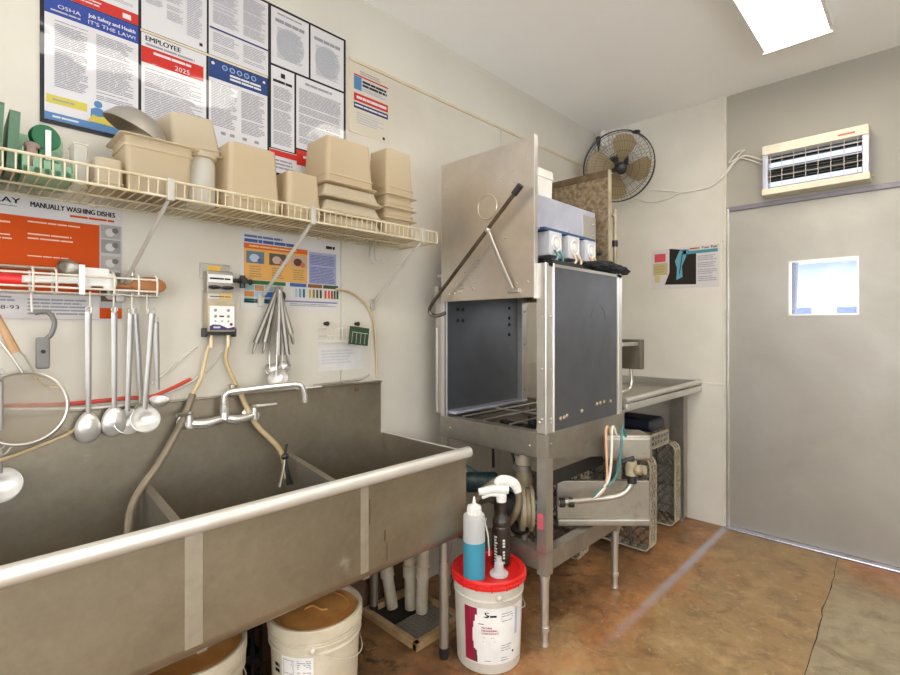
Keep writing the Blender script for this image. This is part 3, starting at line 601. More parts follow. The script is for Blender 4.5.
for y, z0, z1, w in ((1.062, .70, .79, .004), (1.13, .62, .66, .006), (1.14, .545, .615, .003)): m = MB('streak'); m.box(Bx, Bx+.0014, y-w/2, y+w/2, z0, z1); m.build('rust_streak', SK)
for x, y in ((.538, 1.484), (.07, 1.47), (.545, -.6), (.07, -.6)):
    m = MB(steel('sink_leg', (170, 158, 138), .42, dirt=(120, 100, 76))); m.cyl((x, y, .05), (x, y, zb+.02), .02, .02, 20); m.cyl((x, y, .35), (x, y, .41), .023, .023, 20); l_ = m.build('leg', SK)
    m = MB('black'); m.lathe([(.012, 0), (.019, .004), (.022, .03), (.019, .055), (.016, .055)], (x, y, 0), 18); m.build('foot', l_)
# faucet
F = thing('wall_faucet', 'chrome wall mounted sink faucet with swivel spout', 'faucet', (.03, .745, 1.03))
m = MB('chrome'); m.tube([(.075, .63, 1.05), (.075, .69, 1.042), (.075, .756, 1.052), (.075, .81, 1.042), (.075, .872, 1.05)], lambda t: .0135+.006*abs(math.sin(t*2*PI)), 12, 4)
m.cyl((.075, .756, 1.05), (.075, .756, 1.085), .017, .014)
for y in (.63, .872): m.cyl((.026, y, 1.05), (.085, y, 1.05), .016, .018); m.lathe([(.03, 0), (.03, .004), (.02, .012), (.016, .014)], (.026, y, 1.05), 20, (1, 0, 0)); m.cyl((.078, y, 1.04), (.078, y, 1.082), .013, .011)
m.build('body', F)
for y, s in ((.63, -1), (.872, 1)):
    m = MB('std'); m.tube([(.078, y, 1.088), (.10, y+s*.02-.01, 1.09), (.115, y-.055 if s < 0 else y+.075, 1.092)], lambda t: .009-.002*t, 8, 3, flat=.6); m.ell((.078, y, 1.088), (.013, .013, .01)); m.build('handle', F)
m = MB('chrome'); m.tube([(.075, .756, 1.08), (.075, .757, 1.13), (.08, .768, 1.15), (.09, .80, 1.156), (.14, .985, 1.168), (.151, 1.03, 1.163), (.155, 1.045, 1.138), (.156, 1.05, 1.105)], .0128, 14, 5); m.cyl((.075, .756, 1.076), (.075, .756, 1.10), .0165); m.cyl((.156, 1.05, 1.105), (.156, 1.051, 1.092), .013); m.build('spout', F)
# valve by the wall top
t = thing('hose_valve', 'small brass vacuum breaker on the backsplash behind the faucet', 'valve', (.05, .81, 1.135))
m = MB('brass'); m.box(.03, .06, .775, .83, 1.134, 1.158, .004); m.cyl((.045, .80, 1.14), (.045, .80, 1.17), .011); m.cyl((.045, .83, 1.147), (.045, .86, 1.147), .008); m.build('body', t)
m = MB('std'); m.cyl((.045, .80, 1.168), (.045, .80, 1.176), .016, .014); m.build('cap', t)
# dispenser on the wall
D = thing('chemical_dispenser', 'two button chemical dispenser on the wall left of the sanitizer poster', 'dispenser', (.03, .745, 1.37))
m = MB('std'); m.box(.008, .014, .688, .80, 1.59, 1.65, .002); m.box(.008, .05, .70, .80, 1.535, 1.62, .006); m.box(.008, .012, .696, .806, 1.37, 1.545, .002); m.build('bracket', D)
m = MB(pm('label_yellow', (226, 178, 66), .5)); m.box(.014, .016, .716, .764, 1.617, 1.642); m.build('yellow_label', D)
m = MB(); B4 = lambda u, v, d: Vector((.0505+d, u, v)); sheet(m, B4, .704, .796, 1.575, 1.606, M['paper'], .001); para(m, B4, .71, .79, 1.584, 1.596, 1, DK, .002, .5, 0); sheet(m, B4, .703, .745, 1.512, 1.53, ink(190, 186, 178), .0008); sheet(m, B4, .75, .792, 1.512, 1.53, ink(208, 168, 92), .0008); para(m, B4, .71, .79, 1.516, 1.526, 1, DK, .002, .3, 0); m.build('label_strip', D)
m = MB('cast'); m.box(.008, .05, .702, .80, 1.498, 1.538, .003); m.box(.008, .058, .70, .806, 1.385, 1.502, .006); m.build('lower_body', D)
for y in (.724, .772):
    m = MB('black'); m.cyl((.048, y, 1.556), (.066, y, 1.556), .0075); m.tube([(.064, y-.022, 1.556), (.068, y, 1.556), (.064, y+.022, 1.556)], lambda t: .0035+.004*math.sin(t*PI), 8, 4); m.build('knob', D)
m = MB(); B5 = lambda u, v, d: Vector((.0585+d, u, v)); sheet(m, B5, .707, .80, 1.392, 1.485, M['paper'], .001)
for u, v in ((.728, 1.468), (.776, 1.468), (.728, 1.445), (.776, 1.445)): disc(m, B5, u, v, .006, G2, .002, 10)
para(m, B5, .742, .762, 1.441, 1.449, 1, DK, .002, .7, 0)
for u in (.728, .752, .776): disc(m, B5, u, 1.426, .004, G1, .002, 8)
poly(m, B5, [(.707, 1.392), (.80, 1.392), (.80, 1.405), (.775, 1.399), (.745, 1.412), (.72, 1.414), (.707, 1.408)], lam(82, 70, 122), .002); para(m, B5, .72, .748, 1.397, 1.408, 1, WH, .003, .6, 0); disc(m, B5, .787, 1.414, .006, lam(130, 60, 110), .0022, 10); m.build('front_label', D)
m = MB('black'); m.box(.01, .05, .692, .702, 1.365, 1.40, .003); m.box(.01, .05, .803, .813, 1.365, 1.40, .003); m.box(.01, .045, .70, .805, 1.372, 1.386, .002); m.build('mounting_feet', D)
m = MB('black'); m.cyl((.04, .80, 1.588), (.04, .835, 1.588), .008); m.cyl((.04, .84, 1.56), (.04, .84, 1.61), .011); m.cyl((.025, .84, 1.59), (.06, .84, 1.59), .013); m.cyl((.04, .84, 1.586), (.04, .872, 1.586), .007); m.ell((.04, .872, 1.586), (.01, .01, .012)); m.build('side_valve', D)
for y in (.722, .786): m = MB('brass'); m.cyl((.035, y, 1.325), (.035, y, 1.385), .010, .008); m.build('outlet', D)
q = lambda px, py, x: W(px, py, x=x)
m = MB('tubeb'); m.tube([(.035, .722, 1.34), q(207, 352, .035), q(201, 378, .04), q(192, 395, .05)], .008, 8, 5); m.build('hose', D)
m = MB('tubeg'); m.tube([q(193, 394, .05), q(183, 420, .06), q(160, 462, .075), q(140, 490, .09), q(131, 510, .11), q(128, 532, .13), q(127, 560, .15)], .0125, 10, 5); m.build('hose', D, 'grey brown hose')
m = MB('tubeb'); m.tube([(.035, .786, 1.34), q(226, 360, .035), q(233, 378, .04), q(240, 392, .045)], .008, 8, 5); m.build('hose', D)
m = MB('tubeb'); m.tube([q(239, 390, .045), q(247, 408, .06), q(258, 427, .065), q(280, 450, .07), q(287, 478, .08)], .010, 10, 5); m.build('hose', D)
m = MB('clear'); m.tube([q(197, 346, .015), q(178, 362, .015), q(152, 384, .02)], .005, 8, 5); m.build('tube', D); m = MB('clear'); m.tube([q(222, 352, .015), q(205, 372, .015), q(170, 392, .02), q(120, 400, .02)], .005, 8, 5); m.build('tube', D)
# tubing that loops from behind the poster
m = MB('tubeb'); m.tube([q(336, 289, .016), q(350, 292, .018), q(364, 302, .02), q(373, 318, .02), q(376, 345, .018), q(377, 378, .016)], .005, 8, 6); tag(m.build('wall_tubing', loc=(.012, 1.5, 1.14)), 'beige tubing arching down the wall right of the sanitizer poster', 'tubing')
m = MB('redhose'); m.tube([q(-40, 410, .022), q(20, 406, .022), q(66, 404, .022), q(100, 401, .022), q(128, 398, .022), q(150, 397, .024), q(166, 391, .022), q(191, 379, .018)], .0068, 8, 5, flat=.6); tag(m.build('red_hose', loc=(.02, .3, 1.15)), 'flat red hose running along the wall behind the hanging spoons', 'hose')
m = MB('tubew'); m.tube([q(-60, 408, .03), q(66, 409, .03), q(128, 405, .03)], .004, 6, 3); tag(m.build('white_tube', loc=(.02, .3, 1.15)), 'thin white tube running under the flat red hose', 'tubing')

# ------------------------------------------------------------------ utensil rack and what hangs from it
R = thing('utensil_rack', 'white wire utensil rack on the wall over the dishwashing poster', 'rack', (.05, .25, 1.5))
m = MB('wirew')
for z in (1.565, 1.525): m.tube([(.095, -.45, z), (.095, .52, z), (.02, .545, z)], .0035, 6)
m.tube([(.012, -.45, 1.512), (.012, .545, 1.512)], .0035, 6); m.tube([(.05, -.45, 1.512), (.05, .54, 1.512)], .003, 6)
for y in (-.2, .0, .19, .245, .395, .465, .52): m.tube([(.012, y, 1.58), (.012, y, 1.518), (.05, y, 1.512), (.093, y, 1.512), (.095, y, 1.57), (.06, y, 1.585)], .0035, 6, 3)
m.build('basket', R)
m = MB('white'); m.box(.097, .101, .30, .316, 1.505, 1.60, .002); m.build('clip', R)
def hook(y, x=.055): m = MB('wirew'); m.tube([(.05, y, 1.52), (.052, y, 1.485), (.055, y, 1.455), (x+.014, y, 1.45), (x+.016, y, 1.468)], .003, 6, 4); m.build('hook', R)
for y in (.19, .337, .402, .455, .50): hook(y)
m = MB('chrome'); m.lathe([(.008, 0), (.01, .004), (.01, .02), (.006, .028), (.001, .03)], (.05, .455, 1.575), 14); m.build('screw', R)
M['handle_st'] = steel('utensil_handle_steel', (178, 172, 166), .36, (156, 150, 144))
def spoon(name, label, loc, kind, L=.33, rot=(0, 0, 0), grp='steel utensils hanging on the rack', mat='st', bw=.036):
    t = thing(name, label, 'ladle' if 'ladle' in name else 'spoon', (0, 0, 0), grp)
    m = MB('handle_st'); m.tube([(0, 0, .0), (0, 0, -.05), (.002, 0, -L*.5), (.0, 0, -L)], lambda q_: .0042-.0008*q_, 10, 4, flat=2.3); m.ring((0, 0, .010), .008, .0028, (1, 0, 0), 16, 6); m.build('handle', t)
    m = MB('bowl_st')
    if kind == 'spoon':   # shallow oval bowl, hollow towards the wall
        rs = []
        for s, z in ((1.0, 0), (.97, .006), (.8, .014), (.5, .02), (.02, .022)): rs.append([Vector((-.008+z, s*bw*math.cos(a)*(1-.14*math.sin(a)), -L-.045+s*bw*1.42*math.sin(a))) for a in [2*PI*j/28 for j in range(28)]])
        rs2 = [[p-Vector((.0016, 0, 0)) for p in r] for r in rs[::-1]]; m.rings(rs+rs2, False, False)
    else:
        pr = [(.04, .0), (.042, -.001), (.040, -.012), (.03, -.027), (.014, -.035), (.0004, -.036), (.0004, -.034), (.014, -.033), (.029, -.025), (.038, -.011)]
        tl = Matrix.Rotation(1.15 if kind == 'ladle' else .3, 3, 'Y')
        m.rings([[tl @ Vector((r*math.cos(2*PI*j/28)*bw/.04, r*math.sin(2*PI*j/28)*bw/.04, z*bw/.04))+Vector((.02, 0, -L-.03)) for j in range(28)] for r, z in pr+[pr[0]]], False, False)
    m.build('bowl', t); t.location = loc; t.rotation_euler = rot; return t
spoon('serving_spoon', 'leftmost serving spoon hanging below the orange poster edge', (.06, .331, 1.452), 'spoon', .33, (.0, 0, 0))
spoon('serving_spoon', 'second hanging serving spoon, just left of the ladles', (.06, .402, 1.452), 'spoon', .32, (.0, 0, 0))
spoon('soup_ladle', 'ladle hanging in front at the right end of the rack', (.086, .508, 1.45), 'ladle', .33, (-.07, 0, 0), bw=.044)
spoon('soup_ladle', 'ladle hanging just right of the second serving spoon, half behind the front ladle', (.05, .452, 1.45), 'ladle', .335, (-.03, 0, 0), mat='std', bw=.042)
spoon('soup_ladle', 'thin handled ladle hanging third from the right of the rack', (.03, .47, 1.45), 'ladle', .31, (.06, 0, 0), mat='std', bw=.03)
spoon('small_ladle', 'small ladle poking out to the right behind the hanging ladles', (.045, .53, 1.42), 'x', .24, (.02, 0, 0), bw=.03)
spoon('soup_ladle', 'round ladle hanging low at the left below the big strainer', (.05, .118, 1.262), 'ladle', .29, (0, 0, 0), bw=.05)
# big strainer
t = thing('mesh_strainer', 'large round mesh strainer hanging at the left with wooden handle', 'strainer', (.085, .184, 1.163)); o = Vector((.09, .166, 1.163)); ax = Vector((1, -.25, .1)).normalized()
m = MB('st'); m.ring(o, .107, .005, ax, 40, 8); m.build('rim', t)
qr = Vector((0, 0, 1)).rotation_difference(ax).to_matrix()
m = MB('mesh'); m.lathe([(.106, 0), (.095, -.02), (.07, -.038), (.035, -.047), (.0005, -.05)], o, 36, ax, False, False); m.build('mesh_bowl', t)
m = MB('tubeb'); a_ = [qr @ Vector((r*math.cos(w), r*math.sin(w), z))+o for r, z, w in ((.1, -.014, 1.9), (.085, -.03, 2.1), (.08, -.034, 2.4), (.1, -.014, 2.7))]; m.tube(a_, .003, 6, 4); m.build('torn_seam', t)
m = MB('st'); m.tube([o+Vector((0, .0, .105)), o+Vector((0, -.025, .155)), o+Vector((0, -.05, .20))], .004, 6); m.build('handle_wire', t); m = MB('st'); m.tube([o+Vector((0, .028, .103)), o+Vector((0, .005, .155)), o+Vector((0, -.03, .20))], .004, 6); m.build('handle_wire', t); m = MB('st'); m.tube([o+Vector((0, -.02, -.105)), o+Vector((.01, -.04, -.13)), o+Vector((.01, -.05, -.12)), o+Vector((0, -.035, -.1))], .003, 6, 3); m.build('rest_loop', t)
m = MB('woodl'); m.tube([o+Vector((0, -.015, .165)), o+Vector((0, -.065, .29))], lambda q_: .013-.003*q_, 10, 1); m.build('wood_grip', t)
# grey handled tool
t = thing('grey_handled_tool', 'grey plastic handled peeler hanging by its loop left of the spoons', 'kitchen tool', (.07, .225, 1.45))
m = MB(pm('grey_plastic', (118, 116, 112), .5)); m.tube([(.07, .195, 1.445), (.07, .225, 1.45), (.07, .243, 1.42), (.07, .235, 1.38), (.07, .215, 1.362)], .007, 8, 5); m.box(.062, .078, .198, .232, 1.275, 1.372, .006); m.build('handle', t)
m = MB('dark'); m.lathe([(.001, 0), (.006, 0), (.006, .002), (.001, .002)], (.078, .215, 1.328), 12, (1, 0, 0)); m.build('hang_hole', t)
m = MB('tubeb'); m.tube([q(-40, 468, .07), q(4, 459, .07), q(40, 446, .06), q(68, 434, .045), q(76, 428, .04)], .005, 6, 4); m.tube([q(60, 428, .045), q(72, 432, .04)], .002, 5); tag(m.build('wire_loop', loc=(.06, .2, 1.05)), 'pale tubing slung across the backsplash under the mesh strainer', 'tubing')
# in the rack basket
t = thing('rubber_spatula', 'white spatula with bright red handle lying in the wire rack', 'spatula', (.07, .12, 1.536))
m = MB('red'); m.tube([(.075, -.1, 1.551), (.075, .0, 1.549), (.075, .165, 1.544)], .017, 10, 3, flat=.6); m.build('handle', t)
m = MB('white'); m.tube([(.075, .165, 1.546), (.075, .20, 1.548), (.075, .31, 1.552)], .0115, 8, 2, flat=.5); m.box(.07, .08, .31, .385, 1.535, 1.595, .005); m.ell((.075, .385, 1.551), (.006, .022, .03)); m.ell((.075, .32, 1.551), (.006, .022, .028)); m.build('blade', t)
t = thing('wooden_spoon', 'brown wooden spoon lying at the right end of the wire rack', 'spoon', (.06, .47, 1.536))
m = MB('wood'); m.tube([(.055, .30, 1.536), (.055, .455, 1.541)], .009, 10); m.build('handle', t); m = MB('wood'); m.ell((.057, .505, 1.549), (.009, .055, .03), 18); m.build('bowl', t)
t = thing('steel_scoop', 'steel scoop lying on top of the wire rack behind the spatula', 'scoop', (.04, .2, 1.6))
m = MB('st'); m.tube([(.035, -.15, 1.583), (.035, .25, 1.586)], .006, 8); m.build('handle', t)
m = MB('std'); m.lathe([(.034, 0), (.033, -.01), (.02, -.026), (.0005, -.03), (.0005, -.028), (.018, -.024), (.031, -.01)], (.05, .285, 1.593), 22, (.75, .2, .6), False, False); m.build('bowl', t)
# hanging tongs at the middle bracket
hk = W(277, 289, x=.045)
M['tongst'] = steel('tongs_steel', (150, 142, 128), .36, (124, 116, 102))
def tongs(label, dx, a1, a2, L, mat='tongst', col='black'):
    t = thing('serving_tongs', label, 'tongs', tuple(hk), 'tongs hanging from the shelf bracket'); b0 = hk+Vector((dx, 0, -.005))
    for a in (a1, a2):
        p = [b0+Vector((.004*s_, a*s_*L, -s_*L)) for s_ in (0, .3, .7, .88)]; m = MB(mat); m.tube(p, lambda q_: .0075+.003*q_, 8, 3, flat=1.3)
        e = p[-1]; m.tube([e, e+Vector((0, a*.3*.05, -.02)), e+Vector((0, a*.3*.1, -.045))], lambda q_: .008+.004*math.sin(q_*3)-.004*q_, 8, 2, flat=.6); m.build('arm', t)
    m = MB('st'); m.ring(b0+Vector((0, 0, .004)), .009, .003, (1, 0, 0), 14, 6); m.build('hinge', t)
tongs('long tongs hanging at the left of the bracket bunch', .0, -.42, -.25, .25); tongs('short tongs hanging right with dark tips', .014, .30, .18, .21, 'std'); tongs('longest tongs hanging straight down in the middle of the bunch', .024, -.03, .12, .31)
m = MB('black'); m.ell(hk+Vector((.01, .02, -.03)), (.01, .014, .02)); tag(m.build('black_clip', loc=tuple(hk)), 'small black clip on the bunch of hanging tongs', 'clip')
for k, (px, py, rr, lb) in enumerate(((272, 369, .03, 'left of the two little ladles under the hanging tongs'), (284, 366, .028, 'right of the two little ladles under the hanging tongs'), (278, 378, .04, 'larger ladle lowest under the hanging tongs'))):
    o = W(px, py, x=(.05, .062, .11)[k]); t = thing('hanging_ladle', lb, 'ladle', tuple(o), 'ladles under the tongs')
    m = MB('stl'); pr = [(1, 0), (1.03, -.03), (.96, -.3), (.7, -.62), (.3, -.8), (.01, -.84), (.01, -.8), (.3, -.76), (.66, -.58), (.92, -.28)]
    qq = Vector((0, 0, 1)).rotation_difference(Vector((.75, -.1-.2*k, .65)).normalized()).to_matrix(); m.rings([[o+qq @ Vector((r*rr*math.cos(2*PI*j/24), r*rr*math.sin(2*PI*j/24), z*rr)) for j in range(24)] for r, z in pr+[pr[0]]], False, False); m.build('bowl', t)
    m = MB('st'); m.tube([o+Vector((-.02, .0, .0)), o+Vector((-.022, .003*k, .1)), hk+Vector((0, .002*k, -.02))], .004, 6, 3, flat=.6); m.build('handle', t)
# small wire basket with test strips
t = thing('wire_basket', 'small wire basket hung on the wall below the sanitizer poster', 'basket', (.04, 1.33, 1.34)); m = MB('wirew')
for z in (1.335, 1.365, 1.40): m.tube([(.01, 1.20, z), (.075, 1.205, z), (.075, 1.43, z), (.01, 1.435, z)], .0022, 5)
for k in range(12): y = 1.205+k*.0205; m.tube([(.075, y, 1.40), (.075, y, 1.335), (.01, y, 1.335)], .0018, 5)
m.build('wires', t)
for y in (1.235, 1.405): m = MB('dark'); m.cyl((.008, y, 1.42), (.03, y, 1.42), .008); m.ell((.03, y, 1.42), (.006, .011, .011)); m.build('suction_hook', t)
t = thing('test_strip_box', 'dark green box of test strips in the small wire basket', 'box', (.085, 1.37, 1.34)); m = MB(pm('box_green', (40, 62, 38), .5)); m.X = Matrix.Translation((.085, 1.37, 1.362)) @ Matrix.Rotation(-.12, 4, 'X'); m.box(-.006, .008, -.052, .052, -.042, .042, .002); m.build('body', t)
m = MB(pm('box_pale', (210, 214, 190), .5)); m.X = Matrix.Translation((.0935, 1.37, 1.362)) @ Matrix.Rotation(-.12, 4, 'X')
for k in range(4): m.box(0, .001, -.043+k*.024, -.042+k*.024, -.036, .012)
m.box(0, .001, -.045, .045, .014, .016); m.build('printed_bars', t)
# hooks under the shelf
for k, (y, lb) in enumerate(((1.42, 'dark S hook hanging under the shelf, left of a pair'), (1.45, 'dark S hook hanging under the shelf, right of a pair'))):
    m = MB('tongst'); m.tube([(.10, y, 1.825), (.10, y+.006, 1.80), (.10, y, 1.75), (.105, y+.01, 1.722), (.12, y+.035, 1.715), (.13, y+.055, 1.732)], .0032, 6, 4); tag(m.build('s_hook', loc=(.1, y, 1.72)), lb, 'hook', 'S hooks under the shelf')
# on the backsplash ledge
t = thing('steel_tongs', 'flat steel tongs lying on the right end of the backsplash ledge', 'tongs', (.04, 1.33, 1.136)); m = MB('st'); m.tube([(.035, 1.16, 1.142), (.04, 1.30, 1.145), (.045, 1.41, 1.150)], .006, 8, 3, flat=.5); m.build('arm', t); m = MB('std'); m.tube([(.045, 1.30, 1.142), (.06, 1.40, 1.155), (.075, 1.44, 1.175)], .005, 8, 3, flat=.5); m.build('arm', t)
m = MB('white'); m.box(.012, .06, 1.07, 1.19, 1.134, 1.14, .002); tag(m.build('plastic_card', loc=(.03, 1.13, 1.134)), 'thin white plastic sheet on the backsplash ledge behind the spout', 'sheet')
# tongs over the sink divider
t = thing('black_tongs', 'black tongs hanging over the right sink divider', 'tongs', (.1, 1.055, .8)); o = W(285, 470, x=.14)
for s_ in (-.2, .06, .17):
    m = MB('black' if s_ != -.2 else 'std'); m.tube([o+Vector((0, 0, .055)), o+Vector((.005, s_*.06, 0)), o+Vector((.01, s_*.15, -.06))], lambda q_: .006+.004*q_, 8, 3, flat=.6); m.build('arm', t)
m = MB('black'); m.tube([o+Vector((0, 0, .05)), o+Vector((0, .004, .09)), o+Vector((0, .008, .105))], .005, 8); m.ell(o+Vector((0, 0, .055)), (.012, .016, .014)); m.build('hinge', t)
# ------------------------------------------------------------------ dishwashing machine
DW = thing('dishwasher', 'tall stainless pass-through dishwashing machine with its doors raised', 'dishwasher', (.5, 2.2, 0))
X0, X1, Y0, Y1 = .17, .82, 1.83, 2.56
RL, RH = .83, .937
def bolts(m, pts, ax, r=.006):
    for p in pts: m.lathe([(r, 0), (r, .003), (r*.6, .006), (.001, .0065)], p, 10, ax)
def boltparts(mat, pts, ax, r, parent):
    for p in pts: q_ = MB(mat); bolts(q_, [p], ax, r); q_.build('bolt', parent)
# lower posts, rails, legs
for x, y, sx, sy in ((X1, Y0, -1, 1), (X0, Y0, 1, 1), (X1, Y1, -1, -1), (X0, Y1, 1, -1)):
    m = MB('st'); m.box(x, x+sx*.048, y, y+sy*.006, .315, RH); m.box(x, x+sx*.006, y+sy*.0061, y+sy*.055, .3151, RH-.0001); m.box(x+sx*.0061, x+sx*.048, y+sy*.0061, y+sy*.055, .3152, .33)
    p = m.build('lower_post', DW)
    m = MB('stl'); cx, cy = x+sx*.025, y+sy*.027; m.lathe([(.024, .318), (.024, .30), (.02, .285), (.017, .10), (.017, .085), (.021, .083), (.021, .065), (.016, .06), (.014, .02), (.019, .006), (.019, 0)], (cx, cy, 0), 20); m.build('leg', DW)
m = MB('std'); m.box(X0, X1-.048, Y0-.002, Y0+.004, RL, RH); m.box(X0, X1, Y0-.004, Y0+.055, RH-.004, RH+.002, .002); bolts(m, [(.24, Y0-.002, .885), (.735, Y0-.002, .875)], (0, -1, 0)); m.build('front_rail', DW)
m = MB('std'); m.rings([[Vector((x, y, z)) for y, z in ((Y0+.02, RL), (2.42, .735), (Y1+.03, .735), (Y1+.03, RH), (Y0+.02, RH))] for x in (X1-.004, X1+.002)]); m.box(X1-.06, X1+.006, Y0, Y1+.03, RH-.003, RH+.004, .002); bolts(m, [(X1+.002, Y0+.035, .89)], (1, 0, 0)); m.build('side_rail', DW)
m = MB('std'); m.box(X0, X1, Y1-.004, Y1+.002, RL, RH); m.box(X0, X0+.005, Y0, Y1, RL, RH); m.build('rear_rails', DW)
m = MB('std')
for a in ((X0, X1, Y0, Y0+.05), (X0, X1, Y1-.05, Y1), (X1-.05, X1, Y0, Y1), (X0, X0+.05, Y0, Y1)): m.box(a[0], a[1], a[2], a[3], .41, .418, .002)
m.box(X1-.004, X1+.001, Y0+.05, Y1-.05, .335, .416); m.box(X0, X1-.04, Y0-.001, Y0+.004, .335, .416); m.box(X0, X1, Y1-.004, Y1, .335, .416); m.box(X0, X1, 2.18, 2.21, .40, .415, .004); m.build('lower_frame', DW)
m = MB(pm('pink_sticker', (206, 92, 104), .5)); m.box(.776, .806, Y0-.0018, Y0-.0004, .515, .585, .0004); m.build('sticker', DW)
# upper posts
for x, y, sx, sy, zt_ in ((X1, Y0, -1, 1, 1.685), (X0, Y0, 1, 1, 1.56), (X1, Y1, -1, -1, 1.69), (X0, Y1, 1, -1, 1.69)):
    w = .045 if sx < 0 else .022
    m = MB('stl'); m.box(x, x+sx*w, y, y+sy*.006, RH, zt_); m.box(x, x+sx*.006, y+sy*.0061, y+sy*.055, RH, zt_-.0002); m.box(x+sx*w, x+sx*(w+.012), y+sy*.012, y+sy*.018, RH, zt_)
    if sx < 0 and sy > 0:
        m.tube([(x+.002, y+.058, RH), (x+.002, y+.058, zt_)], .005, 8); m.tube([(x, y-.002, RH), (x, y-.002, zt_)], .0045, 8)
        bolts(m, [(x-.022, y-.001, z) for z in (1.0, 1.22, 1.45)]+[(x-.035, y-.001, .985)], (0, -1, 0)); bolts(m, [(x+.001, y+.035, z) for z in (1.0, 1.22, 1.45, .985)], (1, 0, 0))
    m.build('upper_post', DW)
m = MB('st'); m.box(X0-.045, X0-.002, Y0+.004, Y0+.03, .95, 1.60, .003); m.box(X0-.03, X0, Y0-.02, Y0+.01, 1.53, 1.62, .004); m.tube([(X0-.03, Y0, .96), (X0-.03, Y0, 1.40)], .007, 8); m.build('side_guide', DW)
m = MB('st'); m.box(.12, X1, Y0+.02, Y1, 1.672, 1.685); m.build('roof', DW)
# side panels
m = MB('blue_st'); m.box(X1-.006, X1-.0005, Y0+.055, Y1-.03, RH+.004, 1.672, .001)
for z, a0, a1 in ((1.44, 1.6, 4.6), (1.14, 1.9, 4.3)): m.ring((X1-.0008, 2.30, z), .075, .0014, (1, 0, 0), 30, 6, a0, a1)
sp = m.build('side_panel', DW)
boltparts('brass', [(X1, y, z) for y, z in ((1.945, .992), (1.975, .994), (2.0, .998), (2.135, 1.004), (2.285, 1.02), (2.32, 1.022), (2.36, 1.024), (2.43, 1.02))], (1, 0, 0), .009, sp)
m = MB('stl'); m.box(X1-.03, X1+.003, Y1-.035, Y1+.004, RH, 1.672, .004); m.build('rear_corner_strip', DW)
m = MB('blue_in'); m.box(X0+.008, X0+.014, Y0+.03, Y1-.06, RH+.03, 1.65); ip = m.build('inner_panel', DW)
boltparts('dark', [(X0+.014, y, z) for y in (1.945, 1.985) for z in (1.44, 1.50)]+[(X0+.014, 2.40, z) for z in (1.36, 1.42, 1.46, 1.52)], (1, 0, 0), .010, ip)
m = MB('st'); m.box(X0+.012, X0+.05, Y1-.075, Y1-.02, RH, 1.62, .003); bolts(m, [(X0+.05, Y1-.05, z) for z in (1.02, 1.3, 1.5)], (1, 0, 0)); m.build('inner_post', DW)
m = MB('lav'); m.box(X0+.014, X0+.075, Y0+.03, Y1-.05, RH+.012, RH+.028, .004); m.build('rack_ledge', DW)
m = MB('st')
for x in (.30, .44, .60): m.tube([(x, Y0+.03, RH+.01), (x, Y1-.03, RH+.01)], .005, 8)
m.tube([(X0+.05, 2.2, RH+.008), (X1-.03, 2.2, RH+.008)], .006, 8); m.box(X1-.075, X1-.03, Y0+.03, Y1-.03, RH+.006, RH+.016, .003); m.build('rack_track', DW)
m = MB('std'); m.box(X0+.08, X1-.06, Y0+.08, Y1-.06, .80, .806); m.box(X0+.08, X0+.09, Y0+.08, Y1-.06, .80, .92); m.box(X1-.06, X1-.054, Y0+.08, Y1-.06, .80, .92); m.build('wash_tank_rim', DW)
m = MB('black'); m.tube([(.5, Y0+.15, .875), (.5, Y1-.1, .875)], .018, 10); m.tube([(.28, 2.2, .87), (.74, 2.2, .87)], .014, 10); m.cyl((.5, 2.2, .85), (.5, 2.2, .93), .03); m.build('wash_arm', DW)
# doors
fy = Y0-.022
M['door_st'] = steel('machine_door_steel', (208, 192, 168), .3, (184, 168, 144), metal=.74, stretch=(1, 1, 8)); m = MB('door_st'); m.box(X0+.024, X1-.047, fy, fy+.02, 1.535, 2.245, .004); m.ring((.505, fy-.001, 1.975), .058, .004, (0, 1, 0), 36, 6); fd = m.build('door', DW, 'raised front door with round emboss')
m = MB('stl'); m.box(X1-.052, X1-.044, fy-.003, fy+.024, 1.53, 2.248, .002); m.build('edge_strip', fd)
boltparts('brass', [(x, fy, z) for x, z in ((.255, 1.57), (.29, 1.575), (.335, 1.58), (.42, 1.588), (.68, 1.60), (.74, 1.605))], (0, -1, 0), .006, fd)
by = Y1+.004
m = MB('scale'); m.box(X0+.02, X1-.075, by, by+.02, 1.56, 2.27, .003); rd = m.build('door', DW, 'raised rear door crusted with brown scale')
m = MB(pm('door_edge_brown', (112, 92, 66), .6, .3, (84, 66, 46), 20)); m.box(X0+.02, X1-.075, by-.004, by+.022, 2.235, 2.275, .003); m.build('top_edge', rd)
m = MB('cast'); m.box(X1-.079, X1-.069, by-.006, by+.024, 1.56, 2.275, .003); m.build('edge_strip', rd)
# handle
hp = [(.235, Y0-.03, 1.478), (.19, Y0-.05, 1.462), (.158, Y0-.065, 1.475), (.165, Y0-.07, 1.51), (.25, Y0-.07, 1.592), (.732, Y0-.07, 2.02)]
m = MB(pm('handle_bronze_steel', (112, 102, 88), .35, .85, (90, 82, 70), 10)); m.tube([hp[0], hp[1], hp[2], hp[3], hp[4]], .0095, 10, 5); m.tube([hp[4], hp[5]], .0095, 10); hd = m.build('handle', DW)
m = MB('black'); d_ = (Vector(hp[5])-Vector(hp[4])).normalized(); m.tube([Vector(hp[5])-d_*.045, Vector(hp[5])+d_*.006], .015, 12); m.build('grip', hd)
m = MB('st'); m.tube([(.547, Y0-.07, 1.852), (.60, Y0-.055, 1.72), (.663, Y0-.035, 1.575)], .011, 8, flat=.5); m.ell((.547, Y0-.07, 1.855), (.016, .012, .016)); m.box(.635, .70, Y0-.04, Y0-.02, 1.558, 1.578, .004); m.build('link_arm', hd)
